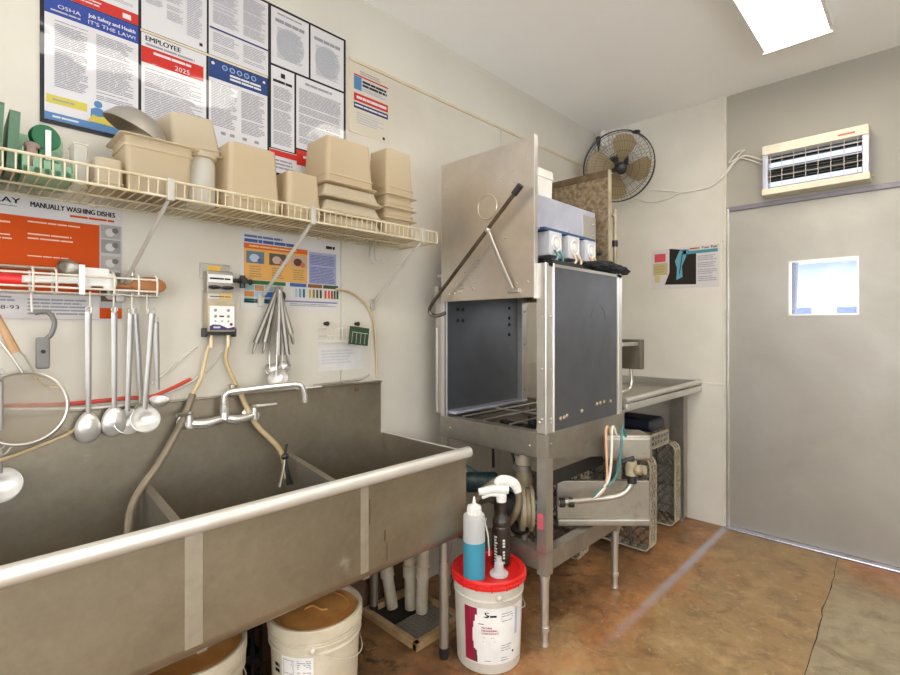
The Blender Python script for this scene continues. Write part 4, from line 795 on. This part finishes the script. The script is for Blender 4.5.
M['pumpf'] = pm('pump_face_pale', (208, 207, 214), .4)
# control box with three chemical pumps on the roof
m = MB('lav'); m.box(.30, .70, 1.90, 2.50, 1.865, 2.03, .008); m.box(.30, .70, 2.485, 2.50, 1.69, 1.87, .002); m.box(.30, .70, 1.90, 1.91, 1.69, 1.87, .002); cb = m.build('control_box', DW)
m = MB('dark'); m.box(.30, .63, 1.91, 2.485, 1.69, 1.866); m.build('recess', cb)
m = MB('stl'); m.box(.698, .7015, 2.36, 2.50, 1.70, 2.0, .001); bolts(m, [(.70, 2.22, 1.895), (.70, 2.47, 1.90), (.70, 2.47, 1.96)], (1, 0, 0), .006); m.build('end_plate', cb)
m = MB('bluestrip'); m.box(.62, .725, 1.96, 2.45, 1.862, 1.875, .002); m.build('pump_bracket', cb)
for k, y in enumerate((2.045, 2.215, 2.385)):
    m = MB('pumpf'); m.box(.63, .735, y-.055, y+.055, 1.745, 1.86, .006); p_ = m.build('chemical_pump', DW)
    m = MB('white'); m.ring((.736, y, 1.803), .036, .005, (1, 0, 0), 24, 6); m.lathe([(.022, 0), (.02, .006), (.001, .008)], (.735, y, 1.803), 16, (1, 0, 0)); m.build('rotor', p_)
    m = MB(('tubet', 'tan', 'tubep')[k])
    for s_ in (-.02, .02): m.tube([(.74, y+s_, 1.77), (.76, y+s_*1.2, 1.735), (.765, y+s_*1.5-.03, 1.705)], .006, 6, 3)
    m.build('squeeze_tube', p_)
m = MB('black'); m.cyl((.735, 2.455, 1.80), (.76, 2.455, 1.80), .012); m.build('switch_knob', cb)
m = MB('black'); m.box(.70, .78, 1.95, 2.45, 1.688, 1.715, .006); m.build('hose_tray', DW)
# pipe with vacuum breaker at the back
m = MB('cast'); m.tube([(.735, 2.66, .95), (.735, 2.66, 1.98), (.73, 2.655, 2.03), (.70, 2.64, 2.06), (.66, 2.63, 2.06)], .011, 10, 3); m.build('water_pipe', DW)
m = MB('black'); m.cyl((.735, 2.66, 1.86), (.735, 2.66, 1.895), .016); m.build('pipe_clamp', DW)
# switch box on the rear corner
m = MB(pm('switch_box_bronze', (112, 102, 88), .4, .5, (100, 90, 78), 8)); m.box(.70, .845, 2.75, 2.80, 1.165, 1.335, .004); m.box(.66, .71, 2.72, 2.80, 1.16, 1.335, .003); sb = m.build('switch_box', DW)
for z in (1.19, 1.22, 1.25, 1.30): m = MB('dark'); bolts(m, [(.69, 2.72, z)], (0, -1, 0), .008); m.build('switch', sb)
m = MB('st'); m.box(.79, .83, 2.56, 2.78, 1.30, 1.32, .002); m.build('support_bar', sb)
m = MB('st'); m.tube([(.775, 2.78, 1.17), (.775, 2.78, 1.06), (.75, 2.72, 1.03), (.70, 2.64, 1.0)], .010, 8, 3); m.build('conduit', sb)
# tank, angled drain panel and plumbing under the machine
def DP(px, py, t): u = px-450.0; return Vector((CX+(-_s*FPX+_c*u)*t, CY+(_c*FPX+_s*u)*t, CZ+(HY-py)*t))
AF = Vector((-_s, _c, 0)); AR = Vector((_c, _s, 0))       # the drain box stands at forty five degrees across the machine's rear corner
def abox(m, r0, r1, f0, f1, z0, z1, bev=0, seg=2):
    m.X = Matrix(((AR.x, AF.x, 0, CX), (AR.y, AF.y, 0, CY), (0, 0, 1, 0), (0, 0, 0, 1))); m.box(r0, r1, f0, f1, z0, z1, bev, seg=seg); m.X = None
m = MB('std'); m.box(.69, .77, Y0+.07, 2.5, .74, .82, .004); m.build('tank_bottom', DW)
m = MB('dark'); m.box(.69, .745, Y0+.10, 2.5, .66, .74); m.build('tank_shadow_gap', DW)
m = MB('std'); abox(m, .53, .985, 2.44, 2.47, .455, .645, .004); abox(m, .53, .985, 2.425, 2.47, .425, .46, .008); m.build('drain_panel', DW)
m = MB('std'); abox(m, .77, 1.012, 2.455, 2.62, .735, .865, .022, 3); m.build('scrap_tray', DW)
m = MB('st'); m.tube([DP(559, 502, .00485), DP(585, 500, .00482), DP(612, 497, .0048), DP(624, 493, .0048), DP(631, 484, .0048), DP(632, 472, .0048)], .0145, 12, 4); m.build('drain_pipe', DW)
for px in (562, 571): m = MB('black'); p_ = DP(px, 502.5, .00484); m.tube([p_-AR*.012, p_+AR*.012], .0235, 14); m.build('pipe_coupling', DW)
m = MB('black'); m.cyl(DP(632, 483, .0048), DP(632, 474, .0048), .022); m.build('pipe_coupling', DW)
m = MB('cast'); m.cyl(DP(631, 475, .0048), DP(631, 461, .0048), .026); p_ = DP(639, 470, .00475); m.ell(p_, (.03, .03, .024), 14); m.tube([DP(632, 470, .0048), DP(645, 470, .0047)], .022, 10); m.build('drain_valve', DW)
m = MB('black'); m.tube([DP(622, 462, .0048), DP(634, 458, .0048)], .012, 8); m.build('valve_lever', DW)
for k, (px, c_) in enumerate(((608, 'tubep'), (613, 'tubew'), (622, 'tubet'))):
    m = MB(c_); m.tube([DP(px+4, 437, .00492), DP(px+1, 427.5, .0049), DP(px-2+k, 430, .00485), DP(px-1.5, 455, .0048), DP(px-1-3*k, 478, .0048), DP(603-2*k, 491, .00475), DP(590, 499, .00474), DP(568, 501, .00474)], .0062, 8, 6); m.build('chemical_tube', DW)
# pump and motor, seen under the front rail
m = MB('teal'); mo = DP(464, 482, .0051); m.lathe([(.02, 0), (.045, .004), (.05, .02), (.05, .16), (.042, .17), (.02, .175)], mo, 24, AR)
for k in range(5): m.ring(mo+AR*(.03+.028*k), .051, .003, AR, 24, 5)
m.build('pump_motor', DW)
m = MB('cast'); ph = DP(524, 505, .00485); m.lathe([(.03, -.03), (.11, -.03), (.118, -.022), (.118, -.006), (.10, .0), (.10, .016), (.118, .02), (.118, .034), (.08, .045), (.04, .05)], ph, 30, AR); m.cyl(ph+Vector((0, 0, .10)), ph+Vector((0, 0, .25)), .042); m.build('pump_housing', DW)
m = MB('std'); m.cyl(ph+Vector((0, 0, .17)), ph+Vector((0, 0, .20)), .054); m.cyl(ph+Vector((0, 0, .245)), ph+Vector((0, 0, .28)), .05); m.build('pipe_flange', DW)
m = MB('black'); pb = DP(494, 505, .0051); m.lathe([(.02, 0), (.085, .01), (.09, .05), (.09, .11), (.06, .13)], pb, 22, AR); m.build('pump_body', DW)
m = MB('tubeg'); m.tube([DP(466, 520, .0046), DP(472, 505, .0046), DP(485, 489, .0046), DP(500, 480, .0046), DP(512, 483, .0046), DP(519, 497, .0046), DP(516, 512, .0046), DP(509, 523, .0047)], .017, 12, 6); m.build('drain_hose', DW)
m = MB('tubet'); m.tube([(.10, 1.95, .74), (.26, 1.94, .67), (.52, 1.93, .62), (.74, 1.92, .58)], .007, 8, 4); m.build('teal_tube', DW)
m = MB('black'); m.tube([(.26, 2.15, .82), (.265, 2.15, .62)], .008, 8); m.build('cable', DW)
m = MB('black'); m.tube([(.40, 2.1, .83), (.44, 2.1, .72), (.46, 2.1, .66)], .007, 8, 3); m.build('cable', DW)
m = MB('black'); m.ell(ph-Vector((0, 0, .11))-AR*.02, (.05, .05, .03), 16); m.build('pump_base', DW)
t_ = MB('cloth')
for k, (x, y, z, a, b_, c_) in enumerate(((.75, 2.47, 1.725, .075, .13, .034), (.72, 2.60, 1.72, .08, .10, .042), (.78, 2.36, 1.72, .05, .11, .026), (.80, 2.55, 1.71, .05, .10, .028), (.70, 2.68, 1.71, .06, .06, .03))): t_.ell((x, y, z), (a, b_, c_), 22, noise=.35)
tag(t_.build('black_cloth', loc=(.75, 2.5, 1.685)), 'crumpled black cloth draped on the dishwasher roof corner', 'cloth')
m = MB('white'); rr = [rrect(.13*f, .15*f, .02, z, .55, 2.14) for f, z in ((.92, 2.03), (.96, 2.035), (1.0, 2.16), (1.06, 2.162), (1.06, 2.172), (1.03, 2.178), (1.03, 2.20), (.97, 2.205))]; m.rings(rr)
tag(m.build('plastic_tub', loc=(.55, 2.14, 2.03)), 'small white lidded tub on top of the dishwasher control box', 'tub')

# ------------------------------------------------------------------ dish table and racks
T = thing('dish_table', 'stainless dish table between the dishwasher and the door wall', 'table', (.45, 3.2, 0))
m = MB('st'); m.box(.02, .80, 2.60, 3.835, .955, .962, .002); m.build('table_top', T)
m = MB('stl'); m.box(.80, .806, 2.60, 3.83, .935, 1.0); m.tube([(.82, 2.60, 1.0), (.82, 3.835, 1.012)], .016, 12); m.box(.80, .834, 2.60, 3.835, .95, .985, .006); m.build('front_rim', T)
m = MB('st'); m.box(.01, .022, 2.60, 3.835, .955, 1.16, .003); m.box(.02, .80, 3.826, 3.836, .955, 1.02, .003); m.build('back_splash', T)
for x, y in ((.70, 3.72), (.10, 3.72)):
    m = MB('std'); m.box(x-.045, x+.045, y-.004, y+.004, .03, .957); m.box(x+.037, x+.045, y, y+.07, .03, .957); m.lathe([(.02, 0), (.02, .03), (.016, .034)], (x+.02, y+.03, 0), 14); m.build('leg', T)
def peg_rack(label):
    """open dishwasher rack: cut-out side walls round a diagonal lattice bottom; stands local z up"""
    t = thing('dish_rack', label, 'dish rack', (0, 0, 0), 'dish racks under the table'); S, H = .50, .10; mat = 'rack'
    m = MB(mat); p = lambda o, z: rrect(S-2*o, S-2*o, .05-o, z)
    for z0, z1 in ((0, .022), (.046, .056), (.082, .10)): m.rings([p(0, z0), p(0, z1), p(.007, z1), p(.007, z0), p(0, z0)], False, False)
    for k in range(10):
        a = -.215+.43*k/9
        for s_ in (-1, 1): m.box(a-.007, a+.007, s_*.25-s_*.007, s_*.25, .01, .09); m.box(s_*.25-s_*.007, s_*.25, a-.007, a+.007, .01, .09)
    m.build('side_walls', t)
    m = MB('rackd'); n_ = 9
    for k in range(-n_, n_+1):
        c_ = k*.05
        for s_ in (1, -1):
            a = max(-.235, c_-.235 if s_ > 0 else -.235-0); pts = []
            for x in (-.235, .235):
                y = s_*x+c_
                if abs(y) <= .235: pts.append((x, y))
            for y in (-.235, .235):
                x = (y-c_)/s_
                if abs(x) < .235: pts.append((x, y))
            if len(pts) >= 2 and math.dist(pts[0], pts[1]) > .05: m.tube([(*pts[0], .008), (*pts[1], .008)], .004, 4)
    for k in (-.12, 0, .12): m.box(k-.005, k+.005, -.24, .24, .002, .014); m.box(-.24, .24, k-.005, k+.005, .002, .014)
    m.build('lattice', t); return t
r1 = peg_rack('grey lattice dish rack standing on edge nearest the dishwasher leg'); r1.rotation_euler = (-PI/2, 0, 0); r1.location = (.535, 3.03, .305); r1.scale = (1, 1.16, 1.0)
r2 = dup(r1); r2['label'] = 'grey lattice dish rack standing on edge farther back under the dish table'; r2.location = (.50, 3.54, .305)
r3 = dup(r1); r3['label'] = 'grey dish rack lying flat across the tops of two standing racks'; r3.rotation_euler = (0, 0, 0); r3.scale = (1, 1, 1); r3.location = (.46, 3.31, .60)
m = MB('navy'); m.box(.38, .70, 3.27, 3.50, .704, .79, .03, seg=3); tag(m.build('navy_tray', loc=(.6, 3.3, .70)), 'dark navy plastic tray on the flat dish rack under the table', 'tray')
r4 = dup(r1); r4['label'] = 'grey dish rack half hidden behind the dishwasher lower frame and drain panel'; r4.location = (.33, 2.64, .305); r4.scale = (.8, 1.16, 1)

# ------------------------------------------------------------------ fan
fo = W(619, 167, y=3.56); fn = Vector((.62, -.70, -.50)).normalized()
FN = thing('wall_fan', 'round black caged wall fan with amber blades high in the corner', 'fan', tuple(fo)); qf = Vector((0, 0, 1)).rotation_difference(fn).to_matrix(); RF = .262
L = lambda r, a, z: fo+qf @ Vector((r*math.cos(a), r*math.sin(a), z))
m = MB('black')
for z, R_ in ((.0, RF), (.035, RF*.97), (-.06, RF*.97)): m.ring(L(0, 0, z), R_, .0045 if z == 0 else .002, fn, 48, 6)
for s_ in (1, -1):
    for f, z in ((.75, .055), (.5, .068), (.3, .074)): m.ring(L(0, 0, z*s_-(.03 if s_ < 0 else 0)), RF*f, .0013, fn, 40, 4)
m.build('rim', FN)
m = MB('black')
for k in range(60): a = 2*PI*k/60; m.tube([L(.05, a, .076), L(RF*.6, a+.18, .066), L(RF*.9, a+.26, .045), L(RF, a+.28, .002)], .0009, 4, 3)
m.build('front_grille', FN)
m = MB('black')
for k in range(44): a = 2*PI*k/44; m.tube([L(.05, a, -.10), L(RF*.6, a-.1, -.095), L(RF*.92, a-.16, -.06), L(RF, a-.17, -.002)], .0009, 4, 3)
m.build('rear_grille', FN)
m = MB('black'); m.lathe([(.02, .06), (.036, .072), (.04, .08), (.036, .088), (.016, .094), (.001, .095)], fo, 24, fn); m.build('hub_cap', FN)
for k in range(4):
    a = 2*PI*k/4+.5; m = MB('blade'); rs = []
    for r, w0, w1, zt_ in ((.035, -.3, .3, .006), (.09, -.42, .55, .02), (.15, -.45, .66, .028), (.205, -.36, .62, .024), (.235, -.08, .42, .012)):
        rs.append([L(r, a+w0+(w1-w0)*j/6, -zt_+2*zt_*j/6) for j in range(7)]+[L(r, a+w0+(w1-w0)*j/6, -zt_+2*zt_*j/6-.003) for j in range(6, -1, -1)])
    m.rings(rs); m.build('blade', FN)
m = MB('black'); m.lathe([(.03, -.02), (.055, -.06), (.06, -.10), (.055, -.16), (.03, -.18)], fo, 22, fn); m.lathe([(.03, .03), (.04, .0), (.04, -.03)], fo, 20, fn); m.build('motor', FN)
bk = L(0, 0, -.14); m = MB('black'); m.tube([bk, (bk.x-.01, 3.72, bk.z+.06), (bk.x-.02, 3.835, bk.z+.05)], .02, 10, 4); m.box(bk.x-.07, bk.x+.03, 3.825, 3.843, bk.z-.03, bk.z+.13, .004); m.build('wall_bracket', FN)
m = MB('black'); m.ell(L(RF, PI*.62, .0), (.03, .03, .012)); m.build('rim_clip', FN)
t = thing('ceiling_plug', 'black plug hanging in a white outlet at the ceiling corner above the fan', 'plug', (.05, 3.8, 2.9)); m = MB('white'); m.box(.06, .10, 3.80, 3.843, 2.9, 3.03, .004); m.build('outlet', t); m = MB('black'); m.lathe([(.006, -.05), (.016, -.02), (.02, .02), (.012, .03)], (.02+.02, 3.80, 2.96), 12); m.tube([(.04, 3.80, 2.92), (.045, 3.80, 2.85), (.06, 3.80, 2.8)], .005, 6); m.build('plug', t)

# ------------------------------------------------------------------ insect light trap over the door
IT = thing('insect_light_trap', 'white wall mounted lamp unit with black louvres above the steel door', 'insect trap', (1.49, 3.8, 2.27)); a, b_ = 1.228, 1.762
m = MB('lav'); m.box(a+.006, b_-.006, 3.835, 3.853, 2.29, 2.57, .002); m.build('back_plate', IT)
cream = pm('trap_cream', (228, 220, 196), .4)
m = MB(cream); m.box(a, b_, 3.735, 3.853, 2.525, 2.585, .006); tp = m.build('top_cover', IT); m = MB(ink(206, 70, 56)); m.box(1.62, 1.70, 3.7335, 3.735, 2.545, 2.556); m.build('red_mark', tp)
m = MB(cream); m.box(a-.002, b_+.006, 3.73, 3.853, 2.263, 2.305, .006); m.build('bottom_tray', IT)
for x in (a, b_-.03): m = MB('lav'); m.box(x, x+.03, 3.745, 3.85, 2.30, 2.53, .003); m.build('end_plate', IT)
m = MB('black'); m.box(a+.03, b_-.03, 3.82, 3.834, 2.30, 2.53)
for k in range(13): m.box(a+.03, b_-.03, 3.785, 3.82, 2.315+k*.0165, 2.320+k*.0165)
m.build('louvres', IT)
for z in (2.325, 2.455, 2.515): m = MB('lav'); m.box(a+.03, b_-.03, 3.80, 3.815, z-.018, z+.018, .004); m.build('reflector', IT)
for z in (2.337, 2.462): m = MB('tubeem'); m.cyl((a+.035, 3.785, z), (b_-.035, 3.785, z), .015); m.build('lamp_tube', IT)
m = MB('wirew')
for k in range(8): x = a+.045+k*.0625; m.tube([(x, 3.75, 2.525), (x, 3.745, 2.30)], .002, 5)
for z in (2.38, 2.43, 2.49): m.tube([(a+.02, 3.747, z), (b_-.02, 3.747, z)], .0018, 5)
m.build('wire_guard', IT)
m = MB('cast'); m.cyl((b_+.004, 3.76, 2.28), (b_+.02, 3.76, 2.28), .007); m.build('latch', IT)
def on_back(pts, y=3.835): return [W(px, py, y=y) for px, py in pts]
m = MB('cable'); m.tube([(1.24, 3.80, 2.50)]+on_back([(752, 157), (744, 156), (737, 160), (732, 166), (724, 176), (712, 186), (698, 190), (680, 193), (664, 200), (648, 202), (634, 198)]), .0055, 8, 4); tag(m.build('white_cable', loc=(1.0, 3.83, 2.45)), 'upper white cable swagged from the lamp unit towards the fan', 'cable')
m = MB('cable'); m.tube([(1.24, 3.80, 2.47)]+on_back([(750, 160), (738, 158), (729, 163), (736, 153), (745, 150), (740, 154), (728, 169), (715, 184), (700, 189), (684, 192), (668, 191), (650, 190)]), .004, 8, 4); tag(m.build('thin_cable', loc=(1.0, 3.83, 2.45)), 'thinner white cable knotted beside the lamp unit over the door', 'cable')

# ------------------------------------------------------------------ pails and bottles
def pail(label, x, y, mat, lid, H=.37, R=.148, grp='white plastic pails by the sink', rz=0):
    t = thing('plastic_pail', label, 'pail', (x, y, 0), grp); k = R/.148
    m = MB(mat); m.lathe([(.0, .006), (.122*k, .006), (.126*k, 0), (.131*k, .004), (.133*k, .03), (.142*k, H-.085), (.146*k, H-.085), (.147*k, H-.078), (.1425*k, H-.074), (.143*k, H-.05), (.149*k, H-.05), (.150*k, H-.044), (.1445*k, H-.04), (.145*k, H-.012), (.14*k, H-.012), (.128*k, .012), (0, .012)], (x, y, 0), 48); m.build('body', t)
    if lid == 'lidbrown':
        m = MB(mat); m.lathe([(.139*k, H-.02), (.139*k, H+.002), (.142*k, H+.006), (.150*k, H+.006), (.153*k, H), (.153*k, H-.03), (.146*k, H-.032)], (x, y, 0), 48, None, False, False); m.ring((x, y, H-.055), .1465*k, .005, (0, 0, 1), 48, 6); m.ring((x, y, H-.08), .1455*k, .005, (0, 0, 1), 48, 6); m.build('rim', t)
        m = MB(lid); m.lathe([(0, H-.012), (.1388*k, H-.012), (.1388*k, H-.018), (0, H-.018)], (x, y, 0), 40); m.ring((x, y, H-.011), .11*k, .003, (0, 0, 1), 36, 6); m.tube([(x-.03, y-.03, H-.012), (x-.02, y, H-.006), (x+.02, y+.01, H-.008), (x+.03, y+.03, H-.012)], .004, 6, 4)
    else:
        m = MB(lid); m.lathe([(0, H-.012), (.125*k, H-.012), (.132*k, H+.002), (.15*k, H+.004), (.155*k, H-.002), (.156*k, H-.03), (.153*k, H-.031), (.150*k, H-.006), (0, H-.016)], (x, y, 0), 48)
        m.ring((x, y, H-.012), .10*k, .003, (0, 0, 1), 36, 6); m.ring((x, y, H-.018), .1565*k, .003, (0, 0, 1), 48, 6)
        for j in range(16): a_ = 2*PI*j/16; m.box(x+.1545*k*math.cos(a_)-.004, x+.1545*k*math.cos(a_)+.004, y+.1545*k*math.sin(a_)-.004, y+.1545*k*math.sin(a_)+.004, H-.032, H-.006, .002)
    m.build('lid', t)
    m = MB('wirew'); rr = .152*k; m.tube([(x+rr*math.cos(q_), y+rr*math.sin(q_), H-.06-.10*math.sin((q_+.6)/(PI)*PI)) for q_ in [-.6+PI*j/20 for j in range(21)]], .002, 5)
    for q_ in (-.6, PI-.6): m.ell((x+.148*k*math.cos(q_), y+.148*k*math.sin(q_), H-.06), (.012, .012, .012), 10)
    m.build('bail_handle', t); return t
def cyl_map(x, y, R0, z0, slope=0): return lambda u, v, d: Vector((x+(R0+slope*(v-z0)+d)*math.cos(u/R0), y+(R0+slope*(v-z0)+d)*math.sin(u/R0), v))
def cquad(m, mp, u0, u1, v0, v1, mat, d=.0006, k=14):
    m.mat(mat)
    for j in range(k): a, b_ = u0+(u1-u0)*j/k, u0+(u1-u0)*(j+1)/k; m.quad(mp(a, v0, d), mp(b_, v0, d), mp(b_, v1, d), mp(a, v1, d))
px_, py_ = .655, 1.638
P1 = pail('white pail with red lid and dishwashing label beside the sink leg', px_, py_, 'pail', 'red', H=.378, R=.151)
mp = cyl_map(px_, py_, .1368, .03, .037); F_ = -.52*.133   # label faces the room
INKR = ink(150, 32, 60); m = MB()
c0 = -.86*.133
cquad(m, mp, c0-.105, c0+.155, .045, .275, M['paper'], .0006, 22)
for j in range(8):
    v0 = .05+j*.0278; w = .055-.020*math.sin(j/7*PI); cquad(m, mp, c0-.105, c0-.105+w, v0, v0+.0278, INKR, .0012, 5)
cquad(m, mp, c0-.06, c0-.052, .05, .10, ink(70, 60, 66), .0012, 1)
text(m, 'S', mp, c0-.02, .238, .022, DK, .016, d=.0014, fat=.03); poly(m, mp, [(c0-.03, .238), (c0+.002, .25), (c0-.01, .241)], DK, .0013); para(m, mp, c0+.0, c0+.028, .236, .25, 1, DK, .0014, .6, 0)
for j, (s_, w) in enumerate((('MACHINE', .04), ('DISHWASHING', .06), ('CONCENTRATE', .066))): text(m, s_, mp, c0-.032, .192-j*.0115, .0075, INKR, w, d=.0014, fat=.02)
para(m, mp, c0-.045, c0-.02, .206, .214, 1, G2, .0014)
para(m, mp, c0-.028, c0+.03, .135, .16, 3, G3, .0014, .35); para(m, mp, c0+.045, c0+.10, .215, .255, 4, G1, .0014, .35); para(m, mp, c0+.045, c0+.10, .095, .125, 3, G1, .0014, .35); para(m, mp, c0+.045, c0+.08, .055, .075, 2, G1, .0014, .35); para(m, mp, c0-.02, c0+.01, .055, .065, 1, G1, .0014, .35)
cquad(m, mp, c0+.108, c0+.122, .15, .26, ink(176, 186, 214), .0012, 2); disc(m, mp, c0+.10, .085, .005, DK, .0014, 10)
m.build('label', P1, 'white and maroon label')
P2 = pail('old white pail with stained brown lid standing under the middle of the sink', .385, .965, 'pailold', 'lidbrown', R=.165)
mp = cyl_map(.385, .965, .1495, .03, .042); m = MB(); c1 = -.72*.148
cquad(m, mp, c1-.09, c1+.02, .12, .285, M['paper'], .0006, 14); para(m, mp, c1-.085, c1-.04, .13, .275, 14, ink(170, 164, 160), .0012, .5, .05); para(m, mp, c1-.032, c1+.015, .13, .275, 14, ink(160, 154, 158), .0012, .5, .05); para(m, mp, c1-.125, c1-.098, .21, .25, 2, DK, .0012, .6, 0); m.build('label', P2, 'grey printed label panel')
pail('second old white pail with brown lid, nearer under the sink', .30, .56, 'pailold', 'lidbrown', R=.165)
# bottles on the red lid
LZ = .37
bx, by_ = .668, 1.53
t = thing('squeeze_bottle', 'frosted squeeze bottle half full of blue liquid on the red pail lid', 'bottle', (bx, by_, LZ))
m = MB('blueliq'); m.lathe([(0, LZ), (.042, LZ), (.045, LZ+.004), (.045, LZ+.155), (0, LZ+.155)], (bx, by_, 0), 28); m.build('blue_liquid', t)
m = MB('bottlew'); m.lathe([(.045, LZ+.1552), (.045, LZ+.255), (.041, LZ+.262), (.026, LZ+.266), (.026, LZ+.27), (0, LZ+.27)], (bx, by_, 0), 28, cap0=False); m.build('body', t)
m = MB('white'); m.lathe([(.027, LZ+.262), (.028, LZ+.266), (.028, LZ+.288), (.03, LZ+.29), (.027, LZ+.298), (.012, LZ+.303), (.008, LZ+.306), (.003, LZ+.335), (.001, LZ+.336)], (bx, by_, 0), 24)
for j in range(14): m.box(bx+.0278*math.cos(j*.45)-.002, bx+.0278*math.cos(j*.45)+.002, by_+.0278*math.sin(j*.45)-.002, by_+.0278*math.sin(j*.45)+.002, LZ+.265, LZ+.287)
m.build('nozzle_cap', t)
kx, ky = .672, 1.705
t = thing('spray_bottle', 'dark brown spray bottle with white trigger head on the red pail lid', 'bottle', (kx, ky, LZ))
m = MB('brownbot'); m.lathe([(0, LZ), (.036, LZ), (.04, LZ+.005), (.041, LZ+.15), (.038, LZ+.165), (.036, LZ+.17), (.04, LZ+.178), (.038, LZ+.196), (.026, LZ+.215), (.021, LZ+.222), (.018, LZ+.275), (0, LZ+.275)], (kx, ky, 0), 28); m.build('body', t)
mp = cyl_map(kx, ky, .041, LZ, 0); m = MB(); cc = -1.05*.041; gw = ink(206, 204, 198)
for j in range(9):
    v = LZ+.025+j*.0125; rect(m, mp, cc-.028, cc-.028+random.choice((.012, .017, .015)), v, v+.008, gw, .0006); rect(m, mp, cc+.012, cc+.022, v, v+.009, gw, .0006) if j % 4 else None
poly(m, mp, [(cc+.012, LZ+.018), (cc+.024, LZ+.018), (cc+.018, LZ+.03)], gw, .0006); m.build('label', t, 'white lettering running up the bottle')
sd = Vector((-.62, -.55, 0)).normalized()*-1; sd = Vector((-.66, -.75, 0)).normalized()   # the nozzle points back over the blue bottle
hx = Vector((kx, ky, LZ+.29)); m = MB('white'); m.lathe([(.022, -.018), (.023, .0), (.023, .014), (.016, .02)], hx, 20)
m.tube([hx+Vector((0, 0, .035))-sd*.03, hx+Vector((0, 0, .038))+sd*.03, hx+Vector((0, 0, .03))+sd*.075, hx+Vector((0, 0, .026))+sd*.10], lambda q_: .021-.006*q_, 12, 3); m.tube([hx+Vector((0, 0, .01))+sd*.01, hx+Vector((0, 0, .015))+sd*.045, hx+Vector((0, 0, .0))+sd*.085], lambda q_: .012-.004*q_, 10, 3)
sh_ = m.build('spray_head', t)
m = MB('white'); m.tube([hx+Vector((0, 0, .055))+sd*.02, hx+Vector((0, 0, .075)), hx+Vector((0, 0, .06))-sd*.055, hx+Vector((0, 0, .02))-sd*.075], lambda q_: .016+.007*math.sin(q_*PI), 12, 4, flat=.7); m.build('trigger', t)
m = MB('tubew'); m.tube([(.69, 1.60, LZ+.075), (.685, 1.60, LZ+.15), (.66, 1.61, LZ+.20), (.64, 1.64, LZ+.205)], .003, 6, 4); tag(m.build('dip_tube', loc=(.69, 1.60, LZ+.06)), 'thin clear tube bent up behind the little nozzle cap', 'tube')
t = thing('nozzle_cap', 'small clear plastic pump cap lying on the red pail lid', 'cap', (.735, 1.62, LZ)); m = MB('bottlew'); m.lathe([(0, .0), (.036, .0), (.036, .012), (.03, .017), (.02, .02), (.019, .05), (.012, .056), (.011, .075), (0, .076)], (.728, 1.618, LZ-.004+.006), 24); m.build('body', t); m = MB('white')
for j in range(18): m.box(.728+.036*math.cos(j*.349)-.0015, .728+.036*math.cos(j*.349)+.0015, 1.618+.036*math.sin(j*.349)-.0015, 1.618+.036*math.sin(j*.349)+.0015, LZ+.003, LZ+.013)
m.build('ribs', t)
# floor sink with its frame and drain pipes
t = thing('floor_drain', 'square floor drain with wooden frame and grate under the sink end', 'drain', (.25, 1.58, 0)); m = MB('dark'); m.box(.06, .42, 1.44, 1.72, .001, .006); m.build('pit', t)
m = MB(pm('frame_wood_dirty', (192, 160, 116), .6, col2=(150, 116, 78), scale=9))
for q_ in ((.05, .43, 1.425, 1.455), (.05, .43, 1.705, 1.735), (.03, .06, 1.425, 1.735), (.40, .43, 1.425, 1.735)): m.box(q_[0], q_[1], q_[2], q_[3], 0, .035, .004)
m.build('frame', t)
m = MB('st')
for k in range(12): m.box(.24+k*.0135, .245+k*.0135, 1.46, 1.70, .02, .026)
for k in range(10): m.box(.235, .40, 1.46+k*.025, 1.464+k*.025, .018, .024)
m.build('grate', t)
for k, (p0, p1, lb, el) in enumerate((((.10, 1.56, .012), (.04, 1.52, .45), 'leaning white drain pipe nearest the wall over the floor drain', 0), ((.17, 1.62, .012), (.16, 1.615, .46), 'middle upright white drain pipe over the floor drain', 1), ((.255, 1.615, .03), (.265, 1.62, .30), 'rightmost white drain pipe with bent top elbow over the floor drain', 2))):
    tp = thing('drain_pipe', lb, 'pipe', p0, 'white drain pipes over the floor drain'); p0, p1 = Vector(p0), Vector(p1); m = MB('pvc'); m.tube([p0, p1], .029, 16); m.build('pipe', tp)
    m = MB('pvc'); c_ = p0.lerp(p1, .35 if k != 2 else .62); dd = (p1-p0).normalized(); m.tube([c_, c_+dd*.06], .035, 16)
    if k == 2: m.tube([p1-dd*.02, p1+Vector((.0, .0, .03)), p1+Vector((-.02, .03, .06)), p1+Vector((-.05, .08, .10))], .031, 16, 3)
    m.build('coupling', tp)
# dark crate between the pails
t = thing('black_crate', 'black plastic crate standing against the wall between the two old pails', 'crate', (.12, .76, 0)); m = MB('black')
for z0, z1 in ((0, .03), (.12, .14), (.24, .27)): 
    for q_ in ((.03, .15, .69, .698), (.03, .15, .862, .87), (.142, .15, .69, .87), (.03, .038, .69, .87)): m.box(*q_, z0, z1)

for k in range(6):
    for x in (.032, .148): m.box(x-.003, x+.003, .695+k*.033, .707+k*.033, 0, .26)
m.box(.03, .15, .69, .87, 0, .008); m.build('slats', t)
